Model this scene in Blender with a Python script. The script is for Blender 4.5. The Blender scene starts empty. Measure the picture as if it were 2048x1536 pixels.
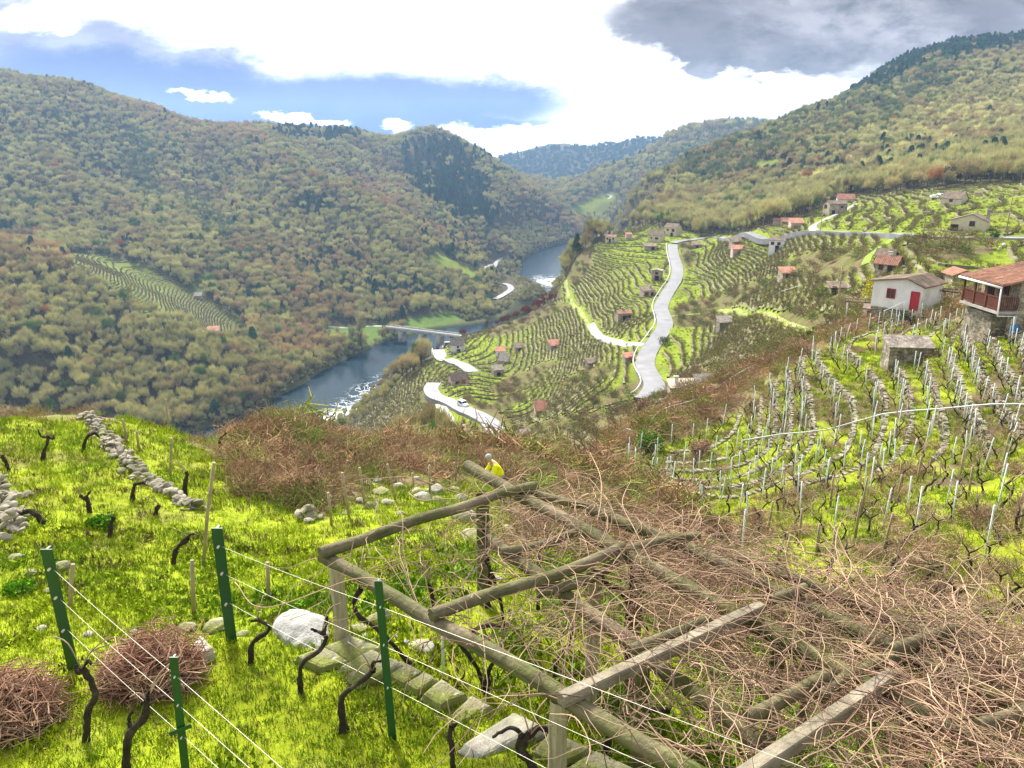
import bpy, bmesh, math, random
import numpy as np
from mathutils import Vector, Matrix, noise as mnoise
random.seed(7); rng = np.random.default_rng(7)
SC = bpy.context.scene; COL = SC.collection

# ------------------------------------------------------------------ camera
PITCH = math.radians(17.0); FPX = 1538.0
CT, ST = math.cos(PITCH), math.sin(PITCH)
cd = bpy.data.cameras.new('camera'); cam = bpy.data.objects.new('camera', cd); COL.objects.link(cam)
cd.sensor_width = 36.0; cd.lens = 36.0*FPX/2048.0; cd.clip_start = 0.1; cd.clip_end = 20000
cam.location = (0, 0, 0); cam.rotation_euler = (math.radians(90)-PITCH, 0, 0); SC.camera = cam

# ------------------------------------------------------------------ light
SUN_EL, SUN_AZ = math.radians(42), math.radians(-25)      # azimuth from the view axis, positive to the right
sd = bpy.data.lights.new('sun', 'SUN'); sd.energy = 4.8; sd.angle = math.radians(12); sd.color = (1, .93, .82)
sun = bpy.data.objects.new('sun', sd); COL.objects.link(sun)
sdir = Vector((math.sin(SUN_AZ)*math.cos(SUN_EL), math.cos(SUN_AZ)*math.cos(SUN_EL), math.sin(SUN_EL)))
sun.rotation_euler = sdir.to_track_quat('Z', 'Y').to_euler(); sun.location = (0, 0, 60)
SC.view_settings.view_transform = 'Standard'; SC.view_settings.look = 'None'
SC.view_settings.exposure = 1.24; SC.view_settings.gamma = 1.0
SC.cycles.use_denoising = True
SC.cycles.max_bounces = 6; SC.cycles.diffuse_bounces = 2; SC.cycles.glossy_bounces = 2
SC.cycles.transmission_bounces = 2; SC.cycles.volume_bounces = 0; SC.cycles.transparent_max_bounces = 8

def ray(px, py):
    y = (768.0-py)/FPX; x = (px-1024.0)/FPX; d = CT+y*ST
    return x/d, (y*CT-ST)/d

# ------------------------------------------------------------------ node helper
class NT:
    def __init__(self, tree): self.t = tree; self.n = tree.nodes; self.l = tree.links
    def node(self, kind, **kw):
        n = self.n.new(kind)
        for k, v in kw.items(): setattr(n, k, v)
        return n
    def put(self, sock, v):
        if isinstance(v, bpy.types.NodeSocket): self.l.new(v, sock)
        elif v is not None:
            if hasattr(sock.default_value, '__len__') and not hasattr(v, '__len__'): v = (v,)*len(sock.default_value)
            if hasattr(v, '__len__') and len(v) == 3 and len(sock.default_value) == 4: v = tuple(v)+(1,)
            sock.default_value = v
    def math(self, op, a, b=None, c=None, clamp=False):
        n = self.node('ShaderNodeMath', operation=op, use_clamp=clamp)
        self.put(n.inputs[0], a)
        if b is not None: self.put(n.inputs[1], b)
        if c is not None: self.put(n.inputs[2], c)
        return n.outputs[0]
    def vmath(self, op, a, b=None):
        n = self.node('ShaderNodeVectorMath', operation=op)
        self.put(n.inputs[0], a)
        if b is not None: self.put(n.inputs[1], b)
        return n.outputs[0]
    def mix(self, f, a, b, mode='MIX'):
        n = self.node('ShaderNodeMix', data_type='RGBA', blend_type=mode)
        self.put(n.inputs[0], f); self.put(n.inputs[6], a); self.put(n.inputs[7], b)
        return n.outputs[2]
    def noise(self, scale, detail=4, rough=.55, vec=None, dist=0, color=False):
        n = self.node('ShaderNodeTexNoise'); n.inputs['Scale'].default_value = scale
        n.inputs['Detail'].default_value = detail; n.inputs['Roughness'].default_value = rough
        n.inputs['Distortion'].default_value = dist
        if vec is not None: self.l.new(vec, n.inputs['Vector'])
        return n.outputs['Color' if color else 'Fac']
    def ramp(self, f, stops, interp='LINEAR'):
        n = self.node('ShaderNodeValToRGB'); cr = n.color_ramp; cr.interpolation = interp
        while len(cr.elements) < len(stops): cr.elements.new(.5)
        for e, (p, c) in zip(cr.elements, stops):
            e.position = p
            if not hasattr(c, '__len__'): c = (c, c, c)
            e.color = tuple(c)+(1,) if len(c) == 3 else c
        self.l.new(f, n.inputs[0]); return n.outputs[0]
    def smooth(self, v, a, b):
        n = self.node('ShaderNodeMapRange', interpolation_type='SMOOTHSTEP')
        self.put(n.inputs[0], v); n.inputs[1].default_value = a; n.inputs[2].default_value = b
        return n.outputs[0]

# ------------------------------------------------------------------ world: physical sky seen through gaps in a bright cloud deck
W = bpy.data.worlds.new('World'); SC.world = W; W.use_nodes = True
w = NT(W.node_tree); w.n.clear()
tc = w.node('ShaderNodeTexCoord').outputs['Generated']
sky = w.node('ShaderNodeTexSky', sky_type='NISHITA'); sky.sun_disc = False
sky.sun_elevation = SUN_EL; sky.sun_rotation = SUN_AZ; sky.altitude = 400
sep = w.node('ShaderNodeSeparateXYZ'); w.l.new(tc, sep.inputs[0])
X_, Y_, Z_ = sep.outputs
yy = w.math('MAXIMUM', Y_, .02)
s0 = w.math('DIVIDE', X_, yy); t0 = w.math('DIVIDE', Z_, yy)
comb = w.node('ShaderNodeCombineXYZ'); w.l.new(s0, comb.inputs[0]); w.l.new(w.math('MULTIPLY', t0, 2.2), comb.inputs[1])
flat = comb.outputs[0]
nA = w.noise(5.0, 6, .6, flat, .3); nB = w.noise(16.0, 7, .62, flat, .2); nC = w.noise(45.0, 5, .6, flat, .1)
wob = w.math('ADD', w.math('MULTIPLY', w.math('SUBTRACT', nA, .5), .10), w.math('MULTIPLY', w.math('SUBTRACT', nB, .5), .08))
wob2 = w.math('ADD', w.math('MULTIPLY', w.math('SUBTRACT', nB, .5), .035), w.math('MULTIPLY', w.math('SUBTRACT', nC, .5), .022))
def blob(px, py, rx, ry, wb, tilt=0.0, soft=.5):
    s, t = ray(px, py); a = rx/FPX; b = ry/FPX
    ds = w.math('ADD', w.math('SUBTRACT', s0, s), wb); dt = w.math('ADD', w.math('SUBTRACT', t0, t), w.math('MULTIPLY', wb, .8))
    dt = w.math('SUBTRACT', dt, w.math('MULTIPLY', ds, tilt))
    q = w.math('ADD', w.math('POWER', w.math('DIVIDE', ds, a), 2), w.math('POWER', w.math('DIVIDE', dt, b), 2))
    return w.smooth(q, 1+soft, 1-soft)
def union(*ms):
    r = ms[0]
    for m in ms[1:]: r = w.math('MAXIMUM', r, m)
    return r
front = w.smooth(Y_, .05, .25)
blue = union(blob(700, 215, 330, 62, w.math('MULTIPLY', wob, .45), .0, .45), blob(970, 205, 150, 44, w.math('MULTIPLY', wob, .75), 0, .75), blob(300, 190, 420, 70, w.math('MULTIPLY', wob, .7), -.08, .6), blob(700, 262, 420, 40, w.math('MULTIPLY', wob, .3), 0, .4))
lav = union(blob(130, 80, 330, 62, wob, -.12, .7), blob(330, 120, 200, 50, wob, -.1, .7))
grey = union(blob(1480, 55, 260, 66, wob, -.03, .3), blob(1420, 118, 110, 30, wob, 0, .35), blob(1590, 108, 150, 50, wob, 0, .35), blob(1850, 30, 330, 110, wob, 0, .6))
puff = union(blob(400, 192, 58, 9, wob2, -.12, .5), blob(580, 236, 60, 9, wob2, -.15, .5), blob(655, 245, 46, 7, wob2, 0, .4), blob(905, 272, 50, 22, wob2, 0, .3), blob(1000, 276, 90, 18, wob2, 0, .4),
             blob(790, 252, 30, 12, wob2, 0, .4), blob(60, 40, 60, 22, wob2, 0, .6), blob(120, 48, 38, 14, wob2, 0, .6), blob(1110, 262, 120, 14, wob2, 0, .4))
lows = blob(560, 262, 560, 22, w.math('MULTIPLY', wob, .3), 0, .6)
mott = w.smooth(nB, .35, .7)
white = (13.0, 13.0, 13.2)
c = w.mix(w.math('MULTIPLY', lav, .85), white, w.mix(mott, (1.9, 2.3, 3.9), (3.5, 3.9, 5.4)))
deep = w.mix(w.smooth(w.math('ADD', t0, w.math('MULTIPLY', wob, .3)), -.0, .075), (.45, 1.3, 4.6), (1.4, 2.1, 4.6))
c = w.mix(w.math('MULTIPLY', blue, .96), c, w.mix(w.math('MULTIPLY', mott, .25), deep, (2.2, 2.9, 5.0)))
c = w.mix(w.math('MULTIPLY', grey, .95), c, w.mix(w.smooth(nB, .25, .62), (1.0, .98, 1.1), w.mix(w.smooth(nA, .35, .65), (1.9, 1.8, 2.05), (4.8, 4.6, 5.1))))
c = w.mix(puff, c, (13.5, 13.5, 13.5))
rest = w.mix(w.smooth(w.noise(2.2, 5, .6, tc), .35, .65), (5.0, 5.5, 6.6), (11, 11, 11.2))
rest = w.mix(.12, rest, sky.outputs[0])
highs = w.smooth(Z_, .25, .5)
c = w.mix(w.math('MULTIPLY', front, w.math('SUBTRACT', 1, w.math('MULTIPLY', highs, .5))), rest, c)
bg = w.node('ShaderNodeBackground'); w.l.new(c, bg.inputs[0]); bg.inputs[1].default_value = 0.054
wo = w.node('ShaderNodeOutputWorld'); w.l.new(bg.outputs[0], wo.inputs[0])

# ------------------------------------------------------------------ numpy noise
def _hash(ix, iy, s):
    h = (ix*374761393 + iy*668265263 + s*1442695041) & 0xffffffff
    h = ((h ^ (h >> 13))*1274126177) & 0xffffffff
    return ((h ^ (h >> 16)) & 0xffff)/65535.0
def vnoise(x, y, s=0):
    x = np.asarray(x, float); y = np.asarray(y, float)
    ix = np.floor(x).astype(np.int64); iy = np.floor(y).astype(np.int64); fx = x-ix; fy = y-iy
    fx = fx*fx*(3-2*fx); fy = fy*fy*(3-2*fy)
    a = _hash(ix, iy, s); b = _hash(ix+1, iy, s); c = _hash(ix, iy+1, s); d = _hash(ix+1, iy+1, s)
    return (a*(1-fx)+b*fx)*(1-fy)+(c*(1-fx)+d*fx)*fy
def fbm(x, y, s=0, o=4):
    r = 0; a = .5; t = 0
    for k in range(o):
        r = r+a*vnoise(x*2**k, y*2**k, s+k*17); t += a; a *= .5
    return r/t
def sstep(x, a, b):
    t = np.clip((x-a)/(b-a), 0, 1); return t*t*(3-2*t)

# ------------------------------------------------------------------ terrain control points
CP = []
def PY(px, py, Y):
    s, e = ray(px, py); CP.append((s*Y, Y, e*Y))
def PZ(px, py, z):
    s, e = ray(px, py); Y = z/e; CP.append((s*Y, Y, z))
def HZ(px, Y, z):
    CP.append((ray(px, 700)[0]*Y, Y, z))
RIV = -130.0
for a in [(-150,1536,-5.0),(0,1536,-5.0),(300,1536,-5.0),(600,1536,-5.0),(900,1536,-5.0),(1250,1600,-5.0),(0,1340,-5.1),(300,1300,-5.15),(480,1290,-5.1),(700,1330,-5.05),(1000,1470,-5.0),
          (0,1230,-5.4),(250,1225,-5.5),(430,1225,-5.5),(0,1050,-5.9),(200,1050,-6.1),(380,1050,-6.4),(100,950,-6.5),(300,950,-6.9),(0,840,-7.0),(150,835,-7.4),(-200,840,-6.8),(-200,1100,-5.7),
          (300,850,-8.0),(420,900,-8.1),(800,1250,-5.2),(950,1330,-5.2),(1150,1420,-5.2),(1400,1500,-5.2),(700,1180,-5.5),(1000,1120,-5.9),(1250,1250,-5.7),(1700,1536,-5.3),(2048,1536,-5.4),(1500,1380,-5.5),(800,1020,-7.4),
          (940,990,-8.6),(700,1020,-7.2),(600,950,-8.2),(560,1050,-6.9),(560,1150,-6.0),
          (560,850,-9.5),(700,890,-10),(900,905,-11),(1000,915,-12),(1100,925,-14),(1180,935,-16),
          # right vineyard, contour by contour
          (1709,924,-17),(1744,787,-17),(1640,701,-17.2),(1810,776,-16),(1806,881,-16),(1923,912,-14.9),(1888,756,-14.9),(2045,885,-13.9),(1935,744,-14.2),
          (1600,834,-18.4),(1572,756,-19),(1525,889,-20),(1521,823,-20.3),(1400,900,-21),(1330,960,-18.5),(1430,1060,-15.5),(1300,960,-17.5),(1215,940,-17.5),(1500,1000,-17),(1600,1000,-15.6),
          (1700,1150,-12.5),(1850,1050,-12.8),(1950,1250,-11),(2048,1150,-11.2),(2200,1100,-10.5),(2300,900,-11),(1550,1120,-13.8),(1950,1000,-13.2),
          (1810,716,-15.6),(1900,680,-14.6),(2000,665,-12.8),(2150,700,-11),(1700,660,-17.5),(1760,650,-17.3),(1820,640,-16.6)]: PZ(*a)
for a in [(1250,870,62),(1400,800,70),(1500,750,75),(1620,690,80),(1740,630,87),
          (1300,790,165),(1300,850,95),(1400,760,118),(1300,700,205),(1325,640,240),(1345,560,310),(1345,492,395),(1420,700,185),(1420,640,235),(1420,560,300),(1420,500,370),
          (1200,690,240),(1250,600,290),(1133,560,395),(1180,645,290),(1160,490,430),(1222,484,470),(1345,474,425),(1290,468,450),(1260,540,350),
          (1000,700,330),(900,690,372),(1000,650,400),(1060,625,395),(1110,590,395),(880,712,350),(800,745,335),(1100,690,300),
          (1005,885,160),(925,820,215),(870,785,255),(935,742,290),(898,868,200),(800,830,255),(740,835,320),(785,868,180),(890,872,170),(760,790,370),
          (1080,822,205),(1150,800,180),(1200,860,115),(1100,872,140),(1245,640,270),(1150,740,235),(1030,760,275),(1000,820,215),
          (1450,460,470),(1500,432,515),(1650,400,410),(1850,378,335),(2048,366,305),(2250,360,290),(1600,300,650),(1800,250,650),(2048,200,700),(2300,200,680),(1230,445,600),(1300,445,520),(1400,400,640),(1900,310,470),(2048,300,450),(1700,350,520),
          (1940,470,165),(1700,469,222),(1600,471,262),(1500,473,300),(1850,405,290),(2000,430,200),(1750,440,255),(1670,425,340),(2200,470,140),
          (1800,500,142),(1900,525,118),(1700,520,160),(1600,560,170),(1650,610,125),(1500,600,205),(1500,650,160),(1600,665,108),(1500,705,125),(1500,520,285),(1600,500,232),(1775,545,134),(1915,565,112),(2048,560,90),(2250,560,75),(1720,600,110),(2100,620,66),
          # left side
          (300,790,385),(100,790,330),(-200,790,300),(300,700,410),(0,700,350),(0,600,420),(-200,600,400),(-200,500,450),(0,492,485),(150,528,485),(250,598,455),(350,655,432),(450,705,430),(560,750,432),
          (200,532,560),(300,570,540),(430,650,500),(150,512,580),(480,640,540),(300,500,620),(0,470,650),(200,470,680),
          (0,155,1000),(150,172,1030),(300,214,1080),(400,252,1130),(560,266,1180),(700,270,1220),(850,270,1250),(930,301,1230),(1000,356,1200),(1080,411,1150),(1160,465,1080),(-250,111,980),
          (450,262,1050),(600,322,930),(700,370,850),(850,470,780),(960,540,720),(1010,598,650),(700,345,1060),(850,440,900),(850,350,1080),(950,500,880),(1000,520,915),(1000,430,1020),(1080,470,1030),
          (430,420,840),(240,300,930),(200,370,760),(100,320,800),(0,290,830),(-250,300,800),(380,440,720),(470,500,660),(560,580,590),(620,650,545),(650,700,490),
          (600,450,760),(700,550,660),(800,600,620),(700,620,600),(740,660,560),(850,640,585),(950,610,640),
          (980,318,2750),(1110,283,2750),(1300,276,2750),(1110,380,2200),(900,345,2800),(700,350,2800),(0,320,2800),
          (1540,262,1700),(1450,255,1680),(1350,275,1650),(1250,330,1550),(1100,388,1450),(1200,350,1450),(1190,400,1340),(1150,428,1290),(1800,262,1700),
          (1180,455,700),(1250,405,750),(1350,342,820),(1450,292,880),(1580,268,950),(1710,190,1000),(1800,134,1030),(1900,102,1050),(2048,82,1080),(2300,46,1080)]: PY(*a)
for a in [(300,30,-17),(300,50,-35),(300,100,-62),(300,160,-95),(300,230,-124),(0,35,-16),(0,60,-35),(0,110,-60),(0,200,-98),(0,260,-110),(-250,40,-18),(-250,110,-60),(-250,200,-95),
          (600,45,-26),(600,80,-45),(600,130,-70),(600,200,-98),(600,280,-124),(850,45,-22),(850,75,-37),(850,110,-50),(1000,55,-27),(1000,90,-42),(1150,60,-28),
          (0,560,-88),(250,830,-50),(500,760,-60),(700,960,-66),(850,1150,-60),
          (0,1400,-60),(400,1450,-60),(850,1600,-60),(300,3100,-100),(1050,1500,-60),(1160,1180,-126),(1300,1180,-125),(1350,3150,-100),(1100,3150,-90),(1200,1900,-125),(1050,1900,-80),
          (1300,1000,-90),(1500,1150,-60),(1700,1250,20),(2048,1400,60),(1200,880,-128),(1180,560,-90),(1110,480,-110),(1040,480,-115),(1150,800,-127),
          (1700,12,-9.5),(1400,14,-9.8),(1200,17,-9.5),(2048,12,-8.5),(1200,24,-12),(0,-4,-4.8),(600,-4,-4.8)]: HZ(*a)
CP += [(-6, 0, -4.9), (6, 0, -5.0), (-6, -5, -4.8), (6, -5, -4.9), (-14, 3, -4.9), (14, 3, -5.6), (0, 3, -5.0), (0,0,-4.9)]
CP = np.array(CP)
Y0 = 8.0
def uv(X, Y): return np.stack([X/(Y+Y0), .42*np.log(Y+Y0)], -1)
cuv = uv(CP[:, 0], CP[:, 1]); cval = CP[:, 2]/(CP[:, 1]+Y0)
def kern(r2): return np.sqrt(r2+.0006)
n = len(CP)
d2 = ((cuv[:, None]-cuv[None])**2).sum(-1)
A = np.zeros((n+3, n+3)); A[:n, :n] = kern(d2)-np.eye(n)*.0025; A[:n, n] = 1; A[:n, n+1:] = cuv; A[n, :n] = 1; A[n+1:, :n] = cuv.T
wts = np.linalg.solve(A, np.concatenate([cval, [0, 0, 0]]))

# river
def RP(px, py): s, e = ray(px, py); Y = RIV/e; return (s*Y, Y)
RIVER = [(-420, 262), (-280, 276), (-200, 296), (-143, 325), (-112, 362), (-98, 425), (-77, 490), (-60, 530), (-26, 564), (14, 604), (44, 645), (54, 690), (40, 732), (28, 780), (27, 825), (34, 870), (42, 966), (84, 1085), (150, 1190), (260, 1260)]
def seg_dist(X, Y, pts, want_side=False):
    best = np.full(np.shape(X), 1e9); side = np.zeros(np.shape(X)); par = np.zeros(np.shape(X)); acc = 0
    for (ax, ay), (bx, by) in zip(pts[:-1], pts[1:]):
        dx, dy = bx-ax, by-ay; L2 = dx*dx+dy*dy+1e-9; t = np.clip(((X-ax)*dx+(Y-ay)*dy)/L2, 0, 1)
        d = np.hypot(X-ax-t*dx, Y-ay-t*dy); m = d < best
        best = np.where(m, d, best); side = np.where(m, np.sign((X-ax)*dy-(Y-ay)*dx), side); par = np.where(m, acc+t*math.sqrt(L2), par); acc += math.sqrt(L2)
    return (best, side, par) if want_side else best

def smooth_poly(pts, step):
    """Catmull-Rom resample of a list of 2-D or 3-D points"""
    P = np.array(pts, float); P = np.vstack([2*P[0]-P[1], P, 2*P[-1]-P[-2]]); out = []
    for i in range(1, len(P)-2):
        L = np.linalg.norm(P[i+1]-P[i]); k = max(1, int(L/step))
        for j in range(k):
            t = j/k
            out.append(.5*((2*P[i])+(-P[i-1]+P[i+1])*t+(2*P[i-1]-5*P[i]+4*P[i+1]-P[i+2])*t*t+(-P[i-1]+3*P[i]-3*P[i+1]+P[i+2])*t**3))
    out.append(P[-2]); return np.array(out)
RIVERS = [tuple(p) for p in smooth_poly(RIVER, 12)]

def at_z(px, py, z): s, e = ray(px, py); Y = z/e; return (s*Y, Y)
# edge of the near terrace (retaining wall under the slabs): left end to right end
EDGE = [(-40, at_z(0, 1290, -5.1)[1]), at_z(0, 1290, -5.1), at_z(230, 1268, -5.1), at_z(420, 1262, -5.1), at_z(640, 1252, -5.05), at_z(760, 1310, -5.0), at_z(900, 1385, -5.0), at_z(1080, 1480, -5.0), at_z(1280, 1575, -5.0)]
EDGE.append((EDGE[-1][0]+1.6, EDGE[-1][1]-1.4)); EDGE.append((8, -6))
TH = 0.72          # terrace step of the right-hand vineyard
def terr_mask(px, py, Y):
    # soft mask (pixel-shaped sector) of the near right vineyard
    m = sstep(Y, 34, 38)*sstep(Y, 84, 76)*sstep(px-1330-(900-py)*.8, 0, 30)
    return m
def project(X, Y, Z):
    # world -> photo pixels
    d = Y*CT-Z*ST; u = Z*CT+Y*ST
    d = np.maximum(d, .05)
    return 1024+FPX*X/d, 768-FPX*u/d
def raw_height(X, Y):
    shp = np.shape(X); X = np.ravel(X); Y = np.ravel(Y); out = np.empty(len(X))
    for i in range(0, len(X), 60000):
        q = uv(X[i:i+60000], Y[i:i+60000])
        r2 = ((q[:, None]-cuv[None])**2).sum(-1)
        out[i:i+60000] = (kern(r2)@wts[:n]+wts[n]+q@wts[n+1:])*(Y[i:i+60000]+Y0)
    return out.reshape(shp)
NU, NV = 900, 1000
U = np.linspace(-1.02, 1.02, NU)
L = np.linspace(math.log(-3+Y0), math.log(3300+Y0), NV); YY = np.exp(L)-Y0
# coarse solve then bilinear up-sampling
cu = np.linspace(-1.02, 1.02, 400); cl = np.linspace(L[0], L[-1], 420)
cY = np.exp(cl)-Y0
cX = cu[None, :]*(cY[:, None]+Y0); cYY = np.broadcast_to(cY[:, None], cX.shape)
cH = raw_height(cX, cYY)/(cYY+Y0)
def bil(G, u0, u1, l0, l1, X, Y):
    nv, nu = G.shape
    fu = np.clip((X/(Y+Y0)-u0)/(u1-u0)*(nu-1), 0, nu-1.001); fl = np.clip((np.log(np.maximum(Y+Y0, .1))-l0)/(l1-l0)*(nv-1), 0, nv-1.001)
    iu = fu.astype(int); il = fl.astype(int); a = fu-iu; b = fl-il
    return (G[il, iu]*(1-a)+G[il, iu+1]*a)*(1-b)+(G[il+1, iu]*(1-a)+G[il+1, iu+1]*a)*b
def smooth_h(X, Y): return bil(cH, cu[0], cu[-1], cl[0], cl[-1], X, Y)*(Y+Y0)
GX = U[None, :]*(YY[:, None]+Y0); GY = np.broadcast_to(YY[:, None], GX.shape).copy()
GZ = smooth_h(GX, GY)
def terrace(z, amt):
    k = z/TH; fl = np.floor(k); fr = k-fl
    zt = (fl+.22*np.minimum(fr/.8, 1)+.78*sstep(fr, .84, .97))*TH
    return z*(1-amt)+zt*amt
def pre_h(X, Y, z):
    px, py = project(X, Y, z); tm = terr_mask(px, py, Y)
    z = z+(fbm(X/60, Y/60, 3)-.5)*sstep(Y, 420, 900)*15+(fbm(X/14, Y/14, 5)-.5)*sstep(Y, 90, 200)*2.2
    z = z+(fbm(X/3, Y/3, 8)-.5)*.35*sstep(Y, 9, 20)*(1-tm*.8)+(fbm(X/.8, Y/.8, 9)-.5)*.10*(1-tm)
    return z, tm
def near_field(X, Y): return pre_h(X, Y, smooth_h(X, Y))[0]
def finish_h(X, Y, z):
    z, tm = pre_h(X, Y, z)
    z = terrace(z, tm)
    # near terrace edge
    d, sd_, par = seg_dist(X, Y, EDGE, True)
    amt = sstep(par, 38, 44)*.55+.25
    below = np.where(sd_ < 0, 1, 0)*sstep(d, -.01, .14)
    z = z-below*amt*sstep(Y, 14, 8)*(1-sstep(par, 0, .01)*0)
    # river bed and banks
    dr = seg_dist(X, Y, RIVERS)
    hw = 24+3*(vnoise(X/25, Y/25, 31)-.5)*2-9*sstep(Y, 555, 590)*sstep(Y, 750, 715)
    far = (Y > 250)&(Y < 1500)
    t_ = np.maximum(dr-hw, 0); lim = RIV+1.2+t_*.55+np.maximum(t_-45, 0)*3
    zb = np.maximum(np.minimum(z, lim), RIV+1.2+np.minimum(t_, 40)*.04)
    zz = np.where(dr < hw+2, RIV-5+sstep(dr, hw-6, hw+2)*6.2, zb)
    z = np.where(far, zz, z); z = np.where(z > 125, 125+(z-125)*.08, z)
    return z
GZ = finish_h(GX, GY, GZ)
GE = GZ/(GY+Y0)
def height(X, Y):
    X = np.asarray(X, float); Y = np.asarray(Y, float)
    return bil(GE, U[0], U[-1], L[0], L[-1], X, Y)*(Y+Y0)
def pick(px, py, y0=3.0, y1=3200.0):
    """first point where the ray of a photo pixel meets the ground"""
    s, e = ray(px, py); Ys = np.exp(np.linspace(math.log(y0), math.log(y1), 6000))
    g = height(s*Ys, Ys)-e*Ys; k = np.argmax(g > 0)
    if g[k] <= 0: k = len(Ys)-1
    a, b = Ys[max(k-1, 0)], Ys[k]
    for _ in range(25):
        m = (a+b)/2
        if float(height(s*m, m))-e*m > 0: b = m
        else: a = m
    return Vector((s*b, b, float(height(s*b, b))))

# ------------------------------------------------------------------ land cover
def inpoly(px, py, poly):
    r = np.zeros(np.shape(px), bool); x1, y1 = poly[-1]
    for x0, y0 in poly:
        c = ((y0 > py) != (y1 > py)) & (px < (x1-x0)*(py-y0)/((y1-y0) or 1e-9)+x0); r ^= c; x1, y1 = x0, y0
    return r
VINE_MAIN = [(860,722),(885,700),(905,680),(1000,652),(1060,632),(1125,598),(1128,560),(1150,522),(1205,482),(1240,462),(1290,452),(1380,462),(1400,474),(1500,466),(1560,450),(1640,418),(1660,405),(1700,396),(1850,382),(2048,366),(2700,350),(2700,700),(2048,640),(1740,632),(1620,692),(1480,770),(1200,905),(1000,905),(740,900),(700,858),(770,800),(800,765)]
VINE_LEFT = [(130,506),(200,512),(300,532),(400,590),(480,640),(500,662),(430,690),(330,650),(220,590),(140,532)]
VINE_BANK = [(870,506),(905,520),(970,548),(965,566),(900,552),(850,530)]
VINE_FAR = [(1136,430),(1160,402),(1222,384),(1236,394),(1200,434),(1160,442)]
VINE_HIGH = [(1500,325),(1560,318),(1562,350),(1510,352)]
MEADOW = [(640,655),(760,648),(900,622),(930,640),(880,668),(790,664),(740,690),(660,678)]
MEADOW2 = [(385,572),(420,540),(440,548),(400,590)]
def ell(px, py, cx, cy, rx, ry, tilt=0):
    dx = px-cx; dy = py-cy-dx*tilt; return (dx/rx)**2+(dy/ry)**2 < 1
BRUSH = [(1035,765,60,16,-.25),(1175,755,50,16,-.3),(1330,700,0,0,0),(1440,600,110,14,-.35),(1400,640,60,18,-.1),(1500,588,90,8,-.45),(1390,760,120,22,-.3),(1375,505,14,30,0),
         (1650,530,90,30,-.1),(1010,805,40,14,-.3),(1230,790,60,16,-.4),(1110,850,90,12,-.2),(1240,850,90,30,0),(1350,860,150,26,-.35),(1600,640,60,20,0),(1900,500,90,20,0),(1060,640,90,14,-.35),(980,825,60,10,.5),(1680,600,60,14,.2),(1165,520,30,40,-1),
         (1090,735,25,10,-.3),(850,800,20,14,0),(1370,880,80,26,-.6)]
def classify(X, Y, Z):
    """0 wood, 1 vineyard, 2 near lawn, 3 scrub, 4 stone-walled vineyard, 5 meadow"""
    px, py = project(X, Y, Z); jx = (fbm(X/9, Y/9, 40)-.5)*26; jy = (fbm(X/9, Y/9, 50)-.5)*14
    nr = sstep(Y, 45, 25); jx = jx+(fbm(X/1.3, Y/1.3, 41)-.5)*130*nr; jy = jy+(fbm(X/1.3, Y/1.3, 51)-.5)*70*nr
    qx = px+jx; qy = py+jy; c = np.zeros(np.shape(X), int)
    mid = (Y > 84)&(Y < 560)&(X > -190)
    c[mid & inpoly(qx, qy, VINE_MAIN)] = 1
    c[(Y > 440)&(Y < 640)&inpoly(qx, qy, VINE_LEFT)] = 1
    c[(Y > 560)&(Y < 900)&inpoly(qx, qy, VINE_BANK)] = 1
    c[(Y > 1150)&inpoly(px, py, VINE_FAR)] = 1
    c[(Y > 500)&(Y < 800)&inpoly(px, py, VINE_HIGH)] = 1
    c[(Y > 450)&(Y < 700)&(inpoly(px, py, MEADOW)|inpoly(px, py, MEADOW2))] = 5
    br = np.zeros(np.shape(X), bool)
    for b in BRUSH:
        if b[2]: br |= ell(qx, qy, *b)
    c[(c == 1)&br&(Y < 560)] = 3
    near = (Y <= 84)&(Z > -60)
    c[near] = 3
    ridge = np.interp(px, [1200, 1480, 1620, 1740, 1800, 2048, 2600], [905, 775, 700, 645, 630, 640, 600])
    c[near & (Y > 27)&(px > 1255)&(qy > ridge+np.interp(px, [1255, 1480, 1600], [40, 55, 10]))&(qy < np.interp(px, [1255, 1350, 1450, 1600, 2048, 2600], [950, 1010, 1090, 1200, 1330, 1400]))] = 4
    c[(Y > 9)&(Y <= 27)&(px > 1450)&(Z < -8.5)&near] = 4
    lawn = (qy > np.interp(qx, [-300, 0, 200, 330, 440, 470, 560, 640, 700, 1010, 1030], [832, 832, 838, 842, 900, 980, 1020, 1040, 975, 960, 1100]))&(Y < 30)&(qx < 1300)
    c[near&lawn] = 2
    c[(Y < 10.5)&(Z > -8)] = 2
    return c

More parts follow.
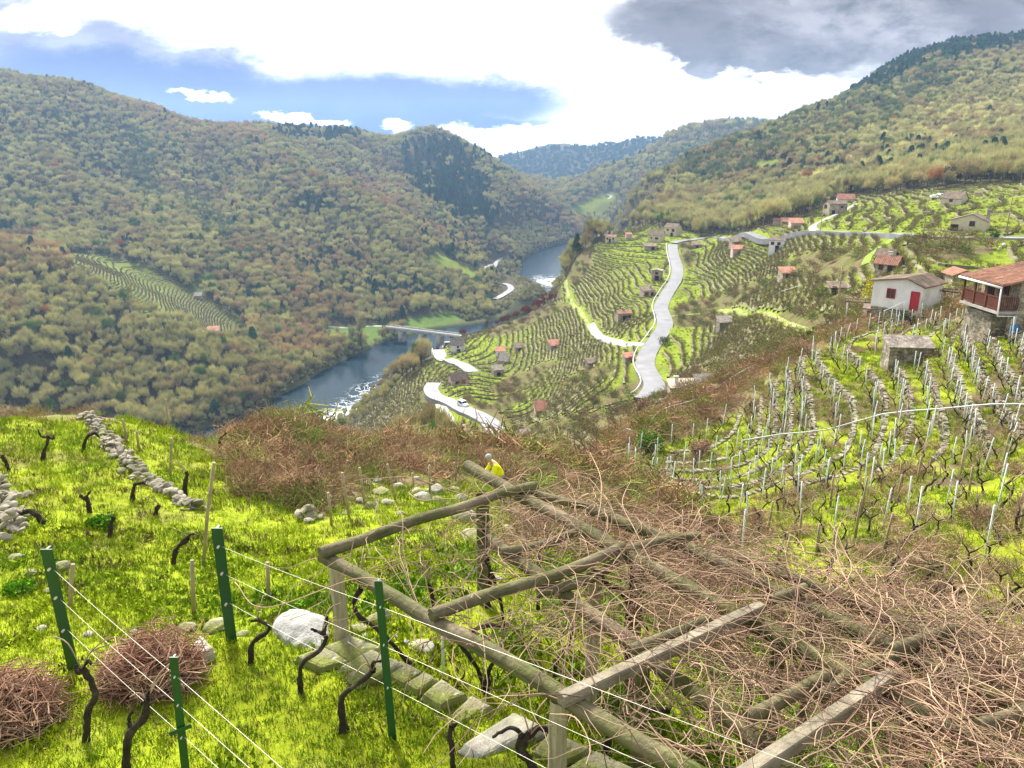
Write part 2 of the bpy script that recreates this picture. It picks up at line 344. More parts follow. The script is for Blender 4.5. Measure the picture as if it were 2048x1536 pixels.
# ------------------------------------------------------------------ mesh helpers
def tag(o, label=None, cat=None, group=None, kind=None):
    if label: o['label'] = label
    if cat: o['category'] = cat
    if group: o['group'] = group
    if kind: o['kind'] = kind
    return o
class MB:
    def __init__(s): s.v = []; s.f = []; s.n = 0; s.smooth = []
    def add(s, v, f, smooth=False, mat=0):
        v = np.asarray(v, float).reshape(-1, 3); s.v.append(v)
        if not isinstance(f, list) or not hasattr(f[0], 'ndim'): f = [np.array(f)]
        for g in f:
            g = np.asarray(g, int); s.f.append((g+s.n, smooth, mat))
        s.n += len(v)
    def data(s, name, mats):
        V = np.vstack(s.v); me = bpy.data.meshes.new(name)
        tot = np.concatenate([np.full(len(g), g.shape[1]) for g, _, _ in s.f]); loops = np.concatenate([g.ravel() for g, _, _ in s.f])
        me.vertices.add(len(V)); me.vertices.foreach_set('co', V.ravel())
        me.loops.add(len(loops)); me.loops.foreach_set('vertex_index', loops.astype(np.int32))
        me.polygons.add(len(tot)); st = np.concatenate([[0], np.cumsum(tot)[:-1]])
        me.polygons.foreach_set('loop_start', st.astype(np.int32))
        me.polygons.foreach_set('use_smooth', np.concatenate([np.full(len(g), sm) for g, sm, _ in s.f]))
        me.polygons.foreach_set('material_index', np.concatenate([np.full(len(g), m) for g, _, m in s.f]).astype(np.int32))
        me.update(calc_edges=True); me.validate()
        for m in (mats if isinstance(mats, (list, tuple)) else [mats]): me.materials.append(m)
        return me
    def build(s, name, mats, parent=None, link=True):
        o = bpy.data.objects.new(name, s.data(name, mats))
        if link: COL.objects.link(o)
        if parent: o.parent = parent
        return o
    def box(s, c, size, R=None, mat=0, jitter=0):
        x, y, z = np.array(size)/2
        v = np.array([(a, b, d) for d in (-z, z) for a, b in ((-x, -y), (x, -y), (x, y), (-x, y))])
        if jitter: v = v+rng.normal(0, jitter, v.shape)
        if R is not None: v = v@np.array(R).T
        s.add(v+np.array(c), [(0, 3, 2, 1), (4, 5, 6, 7), (0, 1, 5, 4), (1, 2, 6, 5), (2, 3, 7, 6), (3, 0, 4, 7)], mat=mat)
    def tube(s, P, r, k=6, mat=0, smooth=True, cap=True, lump=0):
        P = np.asarray(P, float); m = len(P); r = np.broadcast_to(np.asarray(r, float), (m,))
        T = np.gradient(P, axis=0); T /= np.linalg.norm(T, axis=1)[:, None]+1e-9
        up = np.array([0, 0, 1.0]) if abs(T[0, 2]) < .9 else np.array([0, 1.0, 0])
        A_ = np.cross(T, up); A_ /= np.linalg.norm(A_, axis=1)[:, None]+1e-9; B_ = np.cross(T, A_)
        an = np.arange(k)*2*math.pi/k
        rr = r[:, None]*(1+(rng.random((m, k))-.5)*lump)
        v = P[:, None]+rr[..., None]*(A_[:, None]*np.cos(an)[None, :, None]+B_[:, None]*np.sin(an)[None, :, None])
        i = np.arange(m-1)[:, None]*k; j = np.arange(k)[None]; j2 = (j+1) % k
        f = np.stack([i+j, i+j2, i+k+j2, i+k+j], -1).reshape(-1, 4)
        s.add(v.reshape(-1, 3), f, smooth, mat)
        if cap and k <= 8:
            s.f.append((np.array([np.arange(k)[::-1]+s.n-m*k]), False, mat)); s.f.append((np.array([np.arange(k)+s.n-k]), False, mat))
def rotz(a): c, s = math.cos(a), math.sin(a); return np.array([[c, -s, 0], [s, c, 0], [0, 0, 1]])
def roteul(a, b, c): return np.array(Matrix.Rotation(c, 3, 'Z')@Matrix.Rotation(b, 3, 'Y')@Matrix.Rotation(a, 3, 'X'))
def empty(name, loc, rz=0):
    o = bpy.data.objects.new(name, None); COL.objects.link(o); o.location = loc; o.rotation_euler = (0, 0, rz); o.empty_display_size = .3; return o
def quads(vs): return np.arange(len(vs)).reshape(-1, 4)

# ------------------------------------------------------------------ materials
def mat(name, base, rough=.9, var=.25, scale=3.0, col2=None, f2=.5, bump=0, bscale=None, spec=.3, obj=True, metal=0, det=5, inst=False, mott=None, two=None):
    m = bpy.data.materials.new(name); m.use_nodes = True; t = NT(m.node_tree); b = t.n['Principled BSDF']
    co = t.node('ShaderNodeTexCoord').outputs['Object'] if obj else t.node('ShaderNodeNewGeometry').outputs['Position']
    n1 = t.noise(scale, det, .6, co)
    c = tuple(base)+(1,)
    if inst:
        at = t.node('ShaderNodeAttribute', attribute_type='INSTANCER', attribute_name='tint'); c = at.outputs['Color']
        c = t.mix(1.0, c, base, 'MULTIPLY')
    if col2 is not None: c = t.mix(t.smooth(t.noise(scale*.37, 5, .6, co), f2-.12, f2+.12), c, col2)
    if two is not None: c = t.mix(t.smooth(t.noise(scale*2.3, 4, .6, co), two[1]-.06, two[1]+.06), c, two[0])
    c = t.mix(1.0, c, t.ramp(n1, [(0.2, 1-var*1.6), (.5, 1), (.8, 1+var*1.6)]), 'MULTIPLY')
    t.put(b.inputs['Base Color'], c); b.inputs['Roughness'].default_value = rough; b.inputs['Specular IOR Level'].default_value = spec; b.inputs['Metallic'].default_value = metal
    if bump:
        bn = t.node('ShaderNodeBump'); bn.inputs['Strength'].default_value = bump; bn.inputs['Distance'].default_value = .05
        t.l.new(t.noise(bscale or scale*4, 6, .65, co), bn.inputs['Height']); t.l.new(bn.outputs[0], b.inputs['Normal'])
    return m

# terrain: colour of the land cover per vertex, broken up by procedural noise
GC = classify(GX, GY, GZ)
pxg, pyg = project(GX, GY, GZ)
n1 = fbm(GX/4, GY/4, 70)[..., None]; n2 = fbm(GX/1.1, GY/1.1, 90)[..., None]; nL = fbm(GX/25, GY/25, 77)[..., None]
def C(*a): return np.array(a)
grass = C(.25, .33, .012)*(1-n2)*1.3+C(.36, .41, .02)*n2*.9
soil = C(.11, .08, .045)
cover = np.zeros(GX.shape+(3,))
wood = C(.055, .055, .022)*(1-n1)+C(.085, .07, .035)*n1
vine = (C(.21, .30, .018)*(1-n1)+C(.30, .37, .025)*n1); vine = vine*(1-.45*sstep(nL, .45, .7))+C(.10, .09, .04)*.45*sstep(nL, .45, .7)
scrubc = C(.16, .12, .065)*(1-n1)+C(.22, .16, .09)*n1; scrubc = scrubc*(1-sstep(n2, .5, .62)*.75)+C(.17, .24, .02)*sstep(n2, .5, .62)*.75
vine = vine*np.where(GY > 440, .5, .66)[..., None]; grass = grass*.72
wallv = grass*.9*(1-sstep(n1, .52, .66))+soil*sstep(n1, .52, .66)
meadow = C(.10, .17, .02)*(1-n1*.5)
scrubc = scrubc*np.where(GY > 84, .62, 1)[..., None]
for k, c_ in enumerate([wood, vine, grass, scrubc, wallv, meadow]):
    m_ = (GC == k)[..., None]; cover = np.where(m_, c_, cover)
lawnbrown = sstep(fbm(GX/1.6, GY/1.6, 120), .56, .72)[..., None]*.6
cover = np.where((GC == 2)[..., None], cover*(1-lawnbrown)+soil*lawnbrown*1.3, cover)
# soften borders
for _ in range(2):
    cover = (cover+np.roll(cover, 1, 0)+np.roll(cover, -1, 0)+np.roll(cover, 1, 1)+np.roll(cover, -1, 1))/5
dr_ = seg_dist(GX, GY, RIVERS)
bankm = (np.clip((34-dr_)/8, 0, 1)*(GY > 250))[..., None]; cover = cover*(1-bankm*.6)+C(.075, .085, .03)*bankm*.6
gm = bpy.data.materials.new('ground_cover'); gm.use_nodes = True; t = NT(gm.node_tree); b = t.n['Principled BSDF']
at = t.node('ShaderNodeAttribute', attribute_name='cover'); pos = t.node('ShaderNodeNewGeometry').outputs['Position']
ca = t.mix(1.0, at.outputs['Color'], t.ramp(t.noise(.6, 8, .7, pos), [(.25, .55), (.5, 1), (.75, 1.5)]), 'MULTIPLY')
ca = t.mix(1.0, ca, t.ramp(t.noise(9, 5, .7, pos), [(.25, .6), (.5, 1), (.75, 1.45)]), 'MULTIPLY')
t.put(b.inputs['Base Color'], ca); b.inputs['Roughness'].default_value = .95; b.inputs['Specular IOR Level'].default_value = .1
bn = t.node('ShaderNodeBump'); bn.inputs['Strength'].default_value = .6; bn.inputs['Distance'].default_value = .08
t.l.new(t.noise(7, 6, .7, pos), bn.inputs['Height']); t.l.new(bn.outputs[0], b.inputs['Normal'])
ii = (np.arange(NV-1)[:, None]*NU+np.arange(NU-1)[None]).ravel()
mb = MB(); mb.add(np.stack([GX, GY, GZ], -1).reshape(-1, 3), np.stack([ii, ii+1, ii+NU+1, ii+NU], -1), True)
ground = mb.build('ground', gm); tag(ground, kind='structure')
ca_ = ground.data.color_attributes.new('cover', 'FLOAT_COLOR', 'POINT')
ca_.data.foreach_set('color', np.concatenate([cover, np.ones(GX.shape+(1,))], -1).astype(np.float32).ravel())

# river water
wm = bpy.data.materials.new('river_water'); wm.use_nodes = True; t = NT(wm.node_tree); b = t.n['Principled BSDF']
pos = t.node('ShaderNodeNewGeometry').outputs['Position']
fo_gl = t.node('ShaderNodeAttribute', attribute_name='foam_glint').outputs['Fac']
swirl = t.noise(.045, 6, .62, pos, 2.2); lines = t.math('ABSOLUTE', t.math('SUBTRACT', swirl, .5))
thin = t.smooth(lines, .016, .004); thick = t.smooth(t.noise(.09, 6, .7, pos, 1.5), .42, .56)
f_ = t.math('ADD', t.math('MULTIPLY', thin, t.smooth(fo_gl, .15, .6)), t.math('MULTIPLY', thick, t.smooth(fo_gl, .55, .95)), clamp=True)  # white swirls: foam plus bright water reflections painted into the base colour
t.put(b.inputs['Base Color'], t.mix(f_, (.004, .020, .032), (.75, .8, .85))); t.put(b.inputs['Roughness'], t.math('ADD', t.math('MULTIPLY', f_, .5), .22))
b.inputs['IOR'].default_value = 1.33; b.inputs['Specular IOR Level'].default_value = .13
bn = t.node('ShaderNodeBump'); bn.inputs['Strength'].default_value = .16; bn.inputs['Distance'].default_value = .3
mp = t.node('ShaderNodeMapping'); mp.inputs['Scale'].default_value = (.35, 1.2, 1); t.l.new(pos, mp.inputs[0])
t.l.new(t.noise(.6, 5, .6, mp.outputs[0]), bn.inputs['Height']); t.l.new(bn.outputs[0], b.inputs['Normal'])
R = np.array(RIVERS); T = np.gradient(R, axis=0); T /= np.linalg.norm(T, axis=1)[:, None]; N_ = np.stack([T[:, 1], -T[:, 0]], -1)
ws = np.linspace(-34, 34, 18); RW = R[:, None]+N_[:, None]*ws[None, :, None]
mb = MB(); V = np.concatenate([RW, np.full(RW.shape[:2]+(1,), RIV)], -1); k = len(ws)
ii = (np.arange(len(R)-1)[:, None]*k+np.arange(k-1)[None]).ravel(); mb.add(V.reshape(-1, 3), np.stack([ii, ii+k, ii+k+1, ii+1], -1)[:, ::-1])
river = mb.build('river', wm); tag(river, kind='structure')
side = ws[None]/24
fo_gl = np.exp(-((R[:, 1]-362)/24)**2)[:, None]*sstep(side, -.1, .8)+np.exp(-((R[:, 1]-425)/55)**2)[:, None]*(.14+.45*sstep(side, .2, .85))+np.exp(-((R[:, 1]-780)/45)**2)[:, None]*sstep(side, -.9, .4)*.9+.04  # weight of the painted foam and reflection, mostly stronger towards the right bank
fa = river.data.attributes.new('foam_glint', 'FLOAT', 'POINT'); fa.data.foreach_set('value', np.clip(fo_gl, 0, 1).astype(np.float32).ravel())

# ------------------------------------------------------------------ scattering of uncountable stuff
def scatter(name, P, protos, scl, tint=None, rot=None, kind='stuff', seed=1):
    P = np.asarray(P, float); n_ = len(P); r = np.random.default_rng(seed)
    me = bpy.data.meshes.new(name); me.vertices.add(n_); me.vertices.foreach_set('co', P.ravel())
    def att(nm, typ, val):
        a = me.attributes.new(nm, typ, 'POINT'); a.data.foreach_set('vector' if typ == 'FLOAT_VECTOR' else 'color' if typ == 'FLOAT_COLOR' else 'value', np.asarray(val).ravel())
    att('scl', 'FLOAT', np.broadcast_to(scl, (n_,)).astype(np.float32))
    rv = np.zeros((n_, 3)); rv[:, 2] = r.random(n_)*6.283; rv[:, 0] = r.normal(0, .07, n_); rv[:, 1] = r.normal(0, .07, n_)
    if rot is not None: rv = rot
    att('rot', 'FLOAT_VECTOR', rv.astype(np.float32)); att('idx', 'INT', r.integers(0, len(protos), n_).astype(np.int32))
    tt = np.ones((n_, 3)) if tint is None else np.broadcast_to(tint, (n_, 3))
    att('tint', 'FLOAT_COLOR', np.concatenate([tt, np.ones((n_, 1))], 1).astype(np.float32))
    o = bpy.data.objects.new(name, me); COL.objects.link(o); o['kind'] = kind
    g = bpy.data.node_groups.new('scatter', 'GeometryNodeTree')
    g.interface.new_socket('Geometry', in_out='INPUT', socket_type='NodeSocketGeometry'); g.interface.new_socket('Geometry', in_out='OUTPUT', socket_type='NodeSocketGeometry')
    gi = g.nodes.new('NodeGroupInput'); go = g.nodes.new('NodeGroupOutput'); ip = g.nodes.new('GeometryNodeInstanceOnPoints'); j = g.nodes.new('GeometryNodeJoinGeometry')
    for p in protos:
        oi = g.nodes.new('GeometryNodeObjectInfo'); oi.inputs['Object'].default_value = p; oi.inputs['As Instance'].default_value = True
        g.links.new(oi.outputs['Geometry'], j.inputs[0])
    def na(nm, dt):
        a = g.nodes.new('GeometryNodeInputNamedAttribute'); a.data_type = dt; a.inputs[0].default_value = nm; return a.outputs[0]
    g.links.new(gi.outputs[0], ip.inputs['Points']); g.links.new(j.outputs[0], ip.inputs['Instance']); ip.inputs['Pick Instance'].default_value = True
    g.links.new(na('idx', 'INT'), ip.inputs['Instance Index']); g.links.new(na('rot', 'FLOAT_VECTOR'), ip.inputs['Rotation']); g.links.new(na('scl', 'FLOAT'), ip.inputs['Scale'])
    g.links.new(ip.outputs[0], go.inputs[0])
    md = o.modifiers.new('scatter', 'NODES'); md.node_group = g
    return o

# ------------------------------------------------------------------ tree prototypes (unit: metres, about 9 m tall)
def leaf_mat(name, mul=(1, 1, 1)):
    m = bpy.data.materials.new(name); m.use_nodes = True; t = NT(m.node_tree); b = t.n['Principled BSDF']
    at = t.node('ShaderNodeAttribute', attribute_type='INSTANCER', attribute_name='tint')
    va = t.node('ShaderNodeAttribute', attribute_name='shade')
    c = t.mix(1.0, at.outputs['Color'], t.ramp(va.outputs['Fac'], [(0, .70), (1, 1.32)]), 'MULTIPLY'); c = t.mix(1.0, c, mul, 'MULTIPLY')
    t.put(b.inputs['Base Color'], c); b.inputs['Roughness'].default_value = .95; b.inputs['Specular IOR Level'].default_value = .08
    return m
M_crown = leaf_mat('crown_foliage'); M_bark = mat('tree_bark', (.13, .115, .08), .95, .3, 2)
def face_shade(me, vals):
    a = me.attributes.new('shade', 'FLOAT', 'FACE'); a.data.foreach_set('value', np.asarray(vals, np.float32))
def leaf_quads(c, size, r, up=.5, ln=1.0):
    n_ = len(c); d = r.normal(size=(n_, 3)); d[:, 2] += up; d /= np.linalg.norm(d, axis=1)[:, None]
    e = np.cross(d, r.normal(size=(n_, 3))); e /= np.linalg.norm(e, axis=1)[:, None]
    a = d*size[:, None]*ln; b_ = e*size[:, None]/ln
    return np.stack([c-a*.5-b_*.3, c-a*.1+b_*.5, c+a*.5+b_*.1, c+a*.1-b_*.5], 1)
def tree_meshes(kind, seed):
    r = np.random.default_rng(seed); tr = MB(); cr = MB()
    H = 9.0
    if kind == 'pine':
        tr.tube([(0, 0, -1), (.1, 0, 4), (0, .1, 8.6)], [.25, .18, .05], 6)
        cs = []; sh = []
        for k in range(26):
            z = 2.6+6.6*(k/26)**.9; R_ = 2.5*(1-(z-2.2)/7.6)**.75+.25; a0 = r.random()*6.28
            for q in range(6):
                a = a0+q*1.05+r.normal(0, .2); m_ = 9; tt = r.random(m_)**.6
                cs.append(np.stack([np.cos(a)*R_*tt, np.sin(a)*R_*tt, z-.35*tt*R_+r.normal(0, .15, m_)], 1)); sh.append(np.full(m_, .2+.5*r.random()))
        c = np.vstack(cs); sz = r.uniform(.35, .7, len(c)); cr.add(leaf_quads(c, sz, r, 0, 1.4).reshape(-1, 3), np.arange(len(c)*4).reshape(-1, 4)); shade = np.concatenate(sh)
    elif kind == 'umbrella':
        tr.tube([(0, 0, -1), (.2, 0, 3.5), (-.1, .1, 6.5), (0, 0, 8)], [.26, .2, .14, .06], 6)
        cs = []; sh = []
        for k in range(15):
            a = r.random()*6.28; rr = r.random()**.5*2.3; cc = np.array([np.cos(a)*rr, np.sin(a)*rr, 7.0+r.normal(0, .5)+(2.3-rr)*.5]); m_ = 34
            u = r.normal(size=(m_, 3)); u /= np.linalg.norm(u, axis=1)[:, None]; cs.append(cc+u*np.array([1.0, 1.0, .6])); sh.append(np.full(m_, .2+.6*r.random()))
        c = np.vstack(cs); sz = r.uniform(.3, .55, len(c)); cr.add(leaf_quads(c, sz, r, .2).reshape(-1, 3), np.arange(len(c)*4).reshape(-1, 4)); shade = np.concatenate(sh)
    else:
        # deciduous: limbs, then lobes of fine twig clusters
        tr.tube([(0, 0, -1.2), (r.normal(0, .1), r.normal(0, .1), 1.5), (r.normal(0, .3), r.normal(0, .3), 3.4)], [.24, .18, .13], 6)
        cs = []; sh = []; nl = 13 if kind == 'round' else 9
        for k in range(nl):
            a = k*2.4+r.normal(0, .3); el = r.uniform(.15, 1.35); R_ = r.uniform(1.9, 3.1) if kind == 'round' else r.uniform(.5, 1.3)
            zt = 5.0+math.sin(el)*r.uniform(1.6, 3.4) if kind == 'round' else r.uniform(4, 9.5)
            tip = np.array([math.cos(a)*R_*math.cos(el*.8), math.sin(a)*R_*math.cos(el*.8), zt]); st = np.array([0, 0, r.uniform(1.6, 3.4)])
            mid = (st+tip)/2+np.array([0, 0, -.3]); tr.tube([st, mid, tip], [.11, .07, .03], 4, cap=False)
            rad = r.uniform(.95, 1.5) if kind == 'round' else r.uniform(.6, .9)
            m_ = 105; u = r.normal(size=(m_, 3)); u /= np.linalg.norm(u, axis=1)[:, None]; rr = r.random(m_)**.4
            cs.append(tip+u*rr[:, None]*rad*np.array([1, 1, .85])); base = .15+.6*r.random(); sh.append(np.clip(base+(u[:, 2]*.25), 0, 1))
        c = np.vstack(cs); n_ = len(c); sz = r.uniform(.15, .38, n_)
        cr.add(leaf_quads(c, sz, r, .8, 1.25).reshape(-1, 3), np.arange(n_*4).reshape(-1, 4))
        # bare twigs standing out of the crown
        tw = c[::2]; d = (tw-np.array([0, 0, 3.0])); d /= np.linalg.norm(d, axis=1)[:, None]; d[:, 2] += .6; d += r.normal(0, .25, d.shape)
        e = np.cross(d, r.normal(size=d.shape)); e /= np.linalg.norm(e, axis=1)[:, None]; L_ = r.uniform(.5, 1.5, (len(tw), 1))
        q = np.stack([tw-e*.05, tw+e*.05, tw+d*L_+e*.015, tw+d*L_-e*.015], 1); cr.add(q.reshape(-1, 3), np.arange(len(tw)*4).reshape(-1, 4))
        shade = np.concatenate([np.concatenate(sh), np.full(len(tw), .75)])
    tm = tr.data('trunk', M_bark); cm = cr.data('crown', M_crown); face_shade(cm, shade)
    return tm, cm, tr, cr, shade
PROTO = {}
def tree_proto(kind, seed):
    tm, cm, tr, cr, shade = tree_meshes(kind, seed)
    j = MB()
    for (v, (f, s_, m_)) in [(None, x) for x in []]: pass
    nt = sum(len(f) for f, _, _ in tr.f)
    j.v = tr.v+cr.v; j.n = tr.n+cr.n; j.f = [(f, s_, 0) for f, s_, _ in tr.f]+[(f+tr.n, s_, 1) for f, s_, _ in cr.f]
    me = j.data('tree', [M_bark, M_crown]); face_shade(me, np.concatenate([np.full(nt, .5), shade]))
    return bpy.data.objects.new('tree_pattern', me), tm, cm
for kind, n_ in (('round', 5), ('slim', 3), ('pine', 3), ('umbrella', 2)):
    PROTO[kind] = [tree_proto(kind, 100+hash_ if False else 100+hash_) for hash_ in [k+{'round': 0, 'slim': 20, 'pine': 40, 'umbrella': 60}[kind] for k in range(n_)]]

# ------------------------------------------------------------------ where woodland stands
OLIVE = C(.34, .325, .135); PALE = C(.54, .51, .235); BROWN = C(.43, .325, .18); RUST = C(.42, .20, .08); DARK = C(.06, .12, .06); GREY = C(.15, .135, .105); GREENT = C(.12, .20, .05)
def candidates():
    out = []
    for (ya, yb, sp) in ((120, 420, 4.8), (420, 700, 5.0), (700, 1150, 6.0), (1150, 1550, 9.5), (1550, 2600, 16)):
        ys = np.arange(ya, yb, sp); w_ = 1.15*(yb+Y0)
        xs = np.arange(-w_, w_, sp); X, Y = np.meshgrid(xs, ys); X = X+rng.uniform(-.5, .5, X.shape)*sp; Y = Y+rng.uniform(-.5, .5, X.shape)*sp
        m_ = (np.abs(X) < .92*(Y+Y0)); out.append(np.stack([X[m_], Y[m_]], -1))
    return np.vstack(out)
XYc = candidates(); Zc = height(XYc[:, 0], XYc[:, 1]); cc = classify(XYc[:, 0], XYc[:, 1], Zc)
drc = seg_dist(XYc[:, 0], XYc[:, 1], RIVERS)
pxc, pyc = project(XYc[:, 0], XYc[:, 1], Zc)
keep = (cc == 0)&(drc > 25.4)&~((XYc[:, 0] < -150)&(Zc < RIV+3)&(XYc[:, 1] < 330))
# ------------------------------------------------------------------ roads and tracks (laid on the ground, real width)
def ribbon(name, pix, width, material, lift=.25, world=None, step=2.5, thick=.5, ext=None):
    pts = world or [pick(*p[:2], *(p[2:] or (60,))) for p in pix]
    if ext: pts = pts+[Vector(e) for e in ext]
    drape = width < 4 and world is None
    if drape: step = 1.0; lift = .10
    P = smooth_poly([(p[0], p[1]) for p in pts], step); T = np.gradient(P, axis=0); T /= np.linalg.norm(T, axis=1)[:, None]+1e-9; N = np.stack([T[:, 1], -T[:, 0]], -1)
    zc = height(P[:, 0], P[:, 1])
    for a in (-.4, .4): zc = np.maximum(zc, height(P[:, 0]+N[:, 0]*width*a, P[:, 1]+N[:, 1]*width*a))
    k = np.ones(7)/7; zc = np.convolve(np.pad(zc, 3, 'edge'), k, 'valid')+lift
    k5 = np.ones(3)/3; ez = {a: np.convolve(np.pad(height(P[:, 0]+N[:, 0]*width*a, P[:, 1]+N[:, 1]*width*a), 1, 'edge'), k5, 'valid')+lift for a in (-.5, -.25, 0, .25, .5)}
    offs = [(-.5, -thick-1.5), (-.5, 0), (-.25, .03), (0, .05), (.25, .03), (.5, 0), (.5, -thick-1.5)]
    V = np.stack([np.concatenate([P+N*width*a, ((ez[a] if drape else zc)+(dz if dz > -1 else -.25 if drape else dz))[:, None]], 1) for a, dz in offs], 1)
    m_ = len(offs); ii = (np.arange(len(P)-1)[:, None]*m_+np.arange(m_-1)[None]).ravel()
    mb = MB(); mb.add(V.reshape(-1, 3), np.stack([ii, ii+m_, ii+m_+1, ii+1], -1)[:, ::-1])
    o = mb.build(name, material); tag(o, kind='structure'); o['_w'] = width; del o['_w']
    return P, N, zc
def wet_asphalt():
    m = bpy.data.materials.new('wet_asphalt'); m.use_nodes = True; t = NT(m.node_tree); b = t.n['Principled BSDF']
    pos = t.node('ShaderNodeNewGeometry').outputs['Position']; n_ = t.noise(.25, 5, .6, pos)
    t.put(b.inputs['Base Color'], t.ramp(n_, [(.3, (.14, .14, .15)), (.7, (.225, .225, .24))])); t.put(b.inputs['Roughness'], t.ramp(n_, [(.35, .42), (.65, .6)])); b.inputs['Specular IOR Level'].default_value = .6
    return m
M_road = wet_asphalt(); M_conc = mat('track_concrete', (.24, .235, .21), .6, .15, .5, obj=False, spec=.5); M_track = mat('grassy_track', (.28, .27, .09), .9, .3, .4, (.17, .24, .03), obj=False); M_rail = mat('white_metal_rail', (.7, .72, .72), .5, .1)
roads = []
main = ribbon('road', [(1345,489,200),(1347,510,200),(1354,535,200),(1352,560,200),(1334,590,180),(1322,620,180),(1330,650,170),(1318,675,160),(1298,705,150),(1290,735,140),(1304,765,130),(1308,785,120),(1300,800,110),(1290,806,110)], 4.9, M_road)
roads.append((main, 5))
lane = ribbon('road', [(1345,487,250),(1375,481,250),(1440,475,200),(1500,470,150),(1600,470,120),(1700,470,120),(1800,472,100),(1900,475,90),(2048,478,80)], 4.5, M_road, lift=.1, ext=[(105, 128, 0)]); roads.append((lane, 4))
low = ribbon('road', [(1003,882,100),(985,855,100),(962,836,100),(930,820,100),(900,806,100),(872,798,120),(862,785,120),(868,773,150)], 5.2, M_road, lift=.3); roads.append((low, 5))
hair = ribbon('road', [(945,744,150),(925,732,150),(900,722,150),(880,712,150),(874,702,150),(883,692,150),(900,688,150)], 5.4, M_road, lift=.3); roads.append((hair, 5))
side_ = ribbon('road', [(878,806,120),(888,824,120),(899,842,100),(902,860,100),(898,872,100)], 2.8, M_conc, lift=.2); roads.append((side_, 3))
tr1 = ribbon('track', [(1180,650,150),(1190,664,150),(1215,680,150),(1250,689,150),(1290,689,150)], 2.6, M_conc, lift=.25); roads.append((tr1, 2.4))
tr2 = ribbon('track', [(1131,562,200),(1136,590,200),(1150,615,200),(1168,635,200),(1182,652,150)], 1.6, M_track, lift=.2); roads.append((tr2, 1.4))
tr3 = ribbon('track', [(1335,634,120),(1400,628,100),(1450,622,100),(1510,630,90),(1560,644,90),(1600,660,90),(1618,672,88)], 1.4, M_track, lift=.15); roads.append((tr3, 1.0))
tr4 = ribbon('track', [(1785,478,90),(1760,495,90),(1740,510,90),(1730,530,90)], 1.5, mat('mown_grass_path', (.17, .28, .015), .9, .2, 1, obj=False), lift=.12); roads.append((tr4, 1.5))
tr5 = ribbon('track', [(1632,462,150),(1626,452,150),(1650,440,150),(1690,420,150),(1712,408,150)], 2.6, M_conc, lift=.15); roads.append((tr5, 3))
bank = ribbon('road', [(990,600,500),(1008,590,500),(1022,580,500),(1018,572,500),(1008,568,500)], 5.4, M_road, lift=.6); roads.append((bank, 7))
bank2 = ribbon('road', [(968,545,500),(975,535,500),(995,525,500),(1020,515,500)], 5.0, M_road, lift=.6); roads.append((bank2, 6))
far_tr = ribbon('track', [(1210,388,1000),(1222,392,1000),(1216,398,1000)], 3.5, M_conc, lift=.8)
acc = ribbon('road', [(640,652,400),(700,655,400),(760,652,400),(800,655,400)], 3.5, M_conc, lift=.4); roads.append((acc, 5))
def near_road(X, Y, extra=0):
    d = np.full(np.shape(X), False)
    for (P, N, z), wdt in roads: d |= seg_dist(X, Y, [tuple(p) for p in P[::3]]+[tuple(P[-1])]) < wdt*.62+extra
    return d
# guard rail of the main road
def guard_rail(rd, off, label):
    P, N, z = rd; Q = np.concatenate([P+N*off, (z+.75)[:, None]], 1); root = empty('guard_rail', Q[0]); tag(root, label, 'guard rail'); Q2 = Q-Q[0]
    mb = MB(); mb.tube(Q2, .14, 4); mb.build('rail', M_rail, root)
    pm = MB(); pm.tube([(0, 0, -.9), (0, 0, .05)], .06, 4); pmd = pm.data('post', M_rail)
    for q in Q2[::2]:
        c_ = bpy.data.objects.new('post', pmd); COL.objects.link(c_); c_.parent = root; c_.location = q
guard_rail(main, 3.1, 'long white guard rail on the outer edge of the winding middle road')
guard_rail(hair, -3.1, 'short pale guard rail round the outside of the lower hairpin bend')

# ------------------------------------------------------------------ woodland
keep &= ~near_road(XYc[:, 0], XYc[:, 1], 3.0)
idx = np.nonzero(keep)[0]; TX, TY, TZ = XYc[idx, 0], XYc[idx, 1], Zc[idx]; TPX, TPY = pxc[idx], pyc[idx]
rn = rng.random(len(idx)); fb = fbm(TX/45, TY/45, 200); fb2 = fbm(TX/22, TY/22, 230)
sp = np.zeros(len(idx), int); col = np.empty((len(idx), 3))
pal = OLIVE*(1-fb2[:, None])+PALE*fb2[:, None]; pal = pal*(.82+.36*rng.random((len(idx), 1)))
col[:] = pal
m_ = (fb > .60)|(rn < .10); col[m_] = ((BROWN*.6+OLIVE*.4)*(.75+.5*rng.random((len(idx), 1))))[m_]
m_ = (rn > .994); col[m_] = RUST*1.0
# the photograph's larger patches of one kind
def patch(cx, cy, rx, ry, tilt=0, prob=.8, y0=100, y1=3000):
    return ell(TPX+(fb2-.5)*60, TPY+(fb-.5)*40, cx, cy, rx, ry, tilt)&(rng.random(len(idx)) < prob)&(TY > y0)&(TY < y1)
for a in [(60,515,110,22,.2),(800,420,160,18,.62),(735,385,60,16,.5),(1090,430,80,24,.6),(480,640,60,22,.6),(250,170,150,20,.35),(600,700,60,30,0),(640,530,40,20,0),(1060,625,140,22,-.42),(380,250,160,25,.25)]:
    m_ = patch(*a, prob=.55); col[m_] = (BROWN*.95+RUST*.05)*(.8+.5*rng.random((m_.sum(), 1))); sp[m_] = 0
m_ = patch(1050, 628, 160, 16, -.42, .9, 300, 560); col[m_] = C(.20, .075, .045)*(.8+.5*rng.random((m_.sum(), 1)))
pine_m = np.zeros(len(idx), bool)
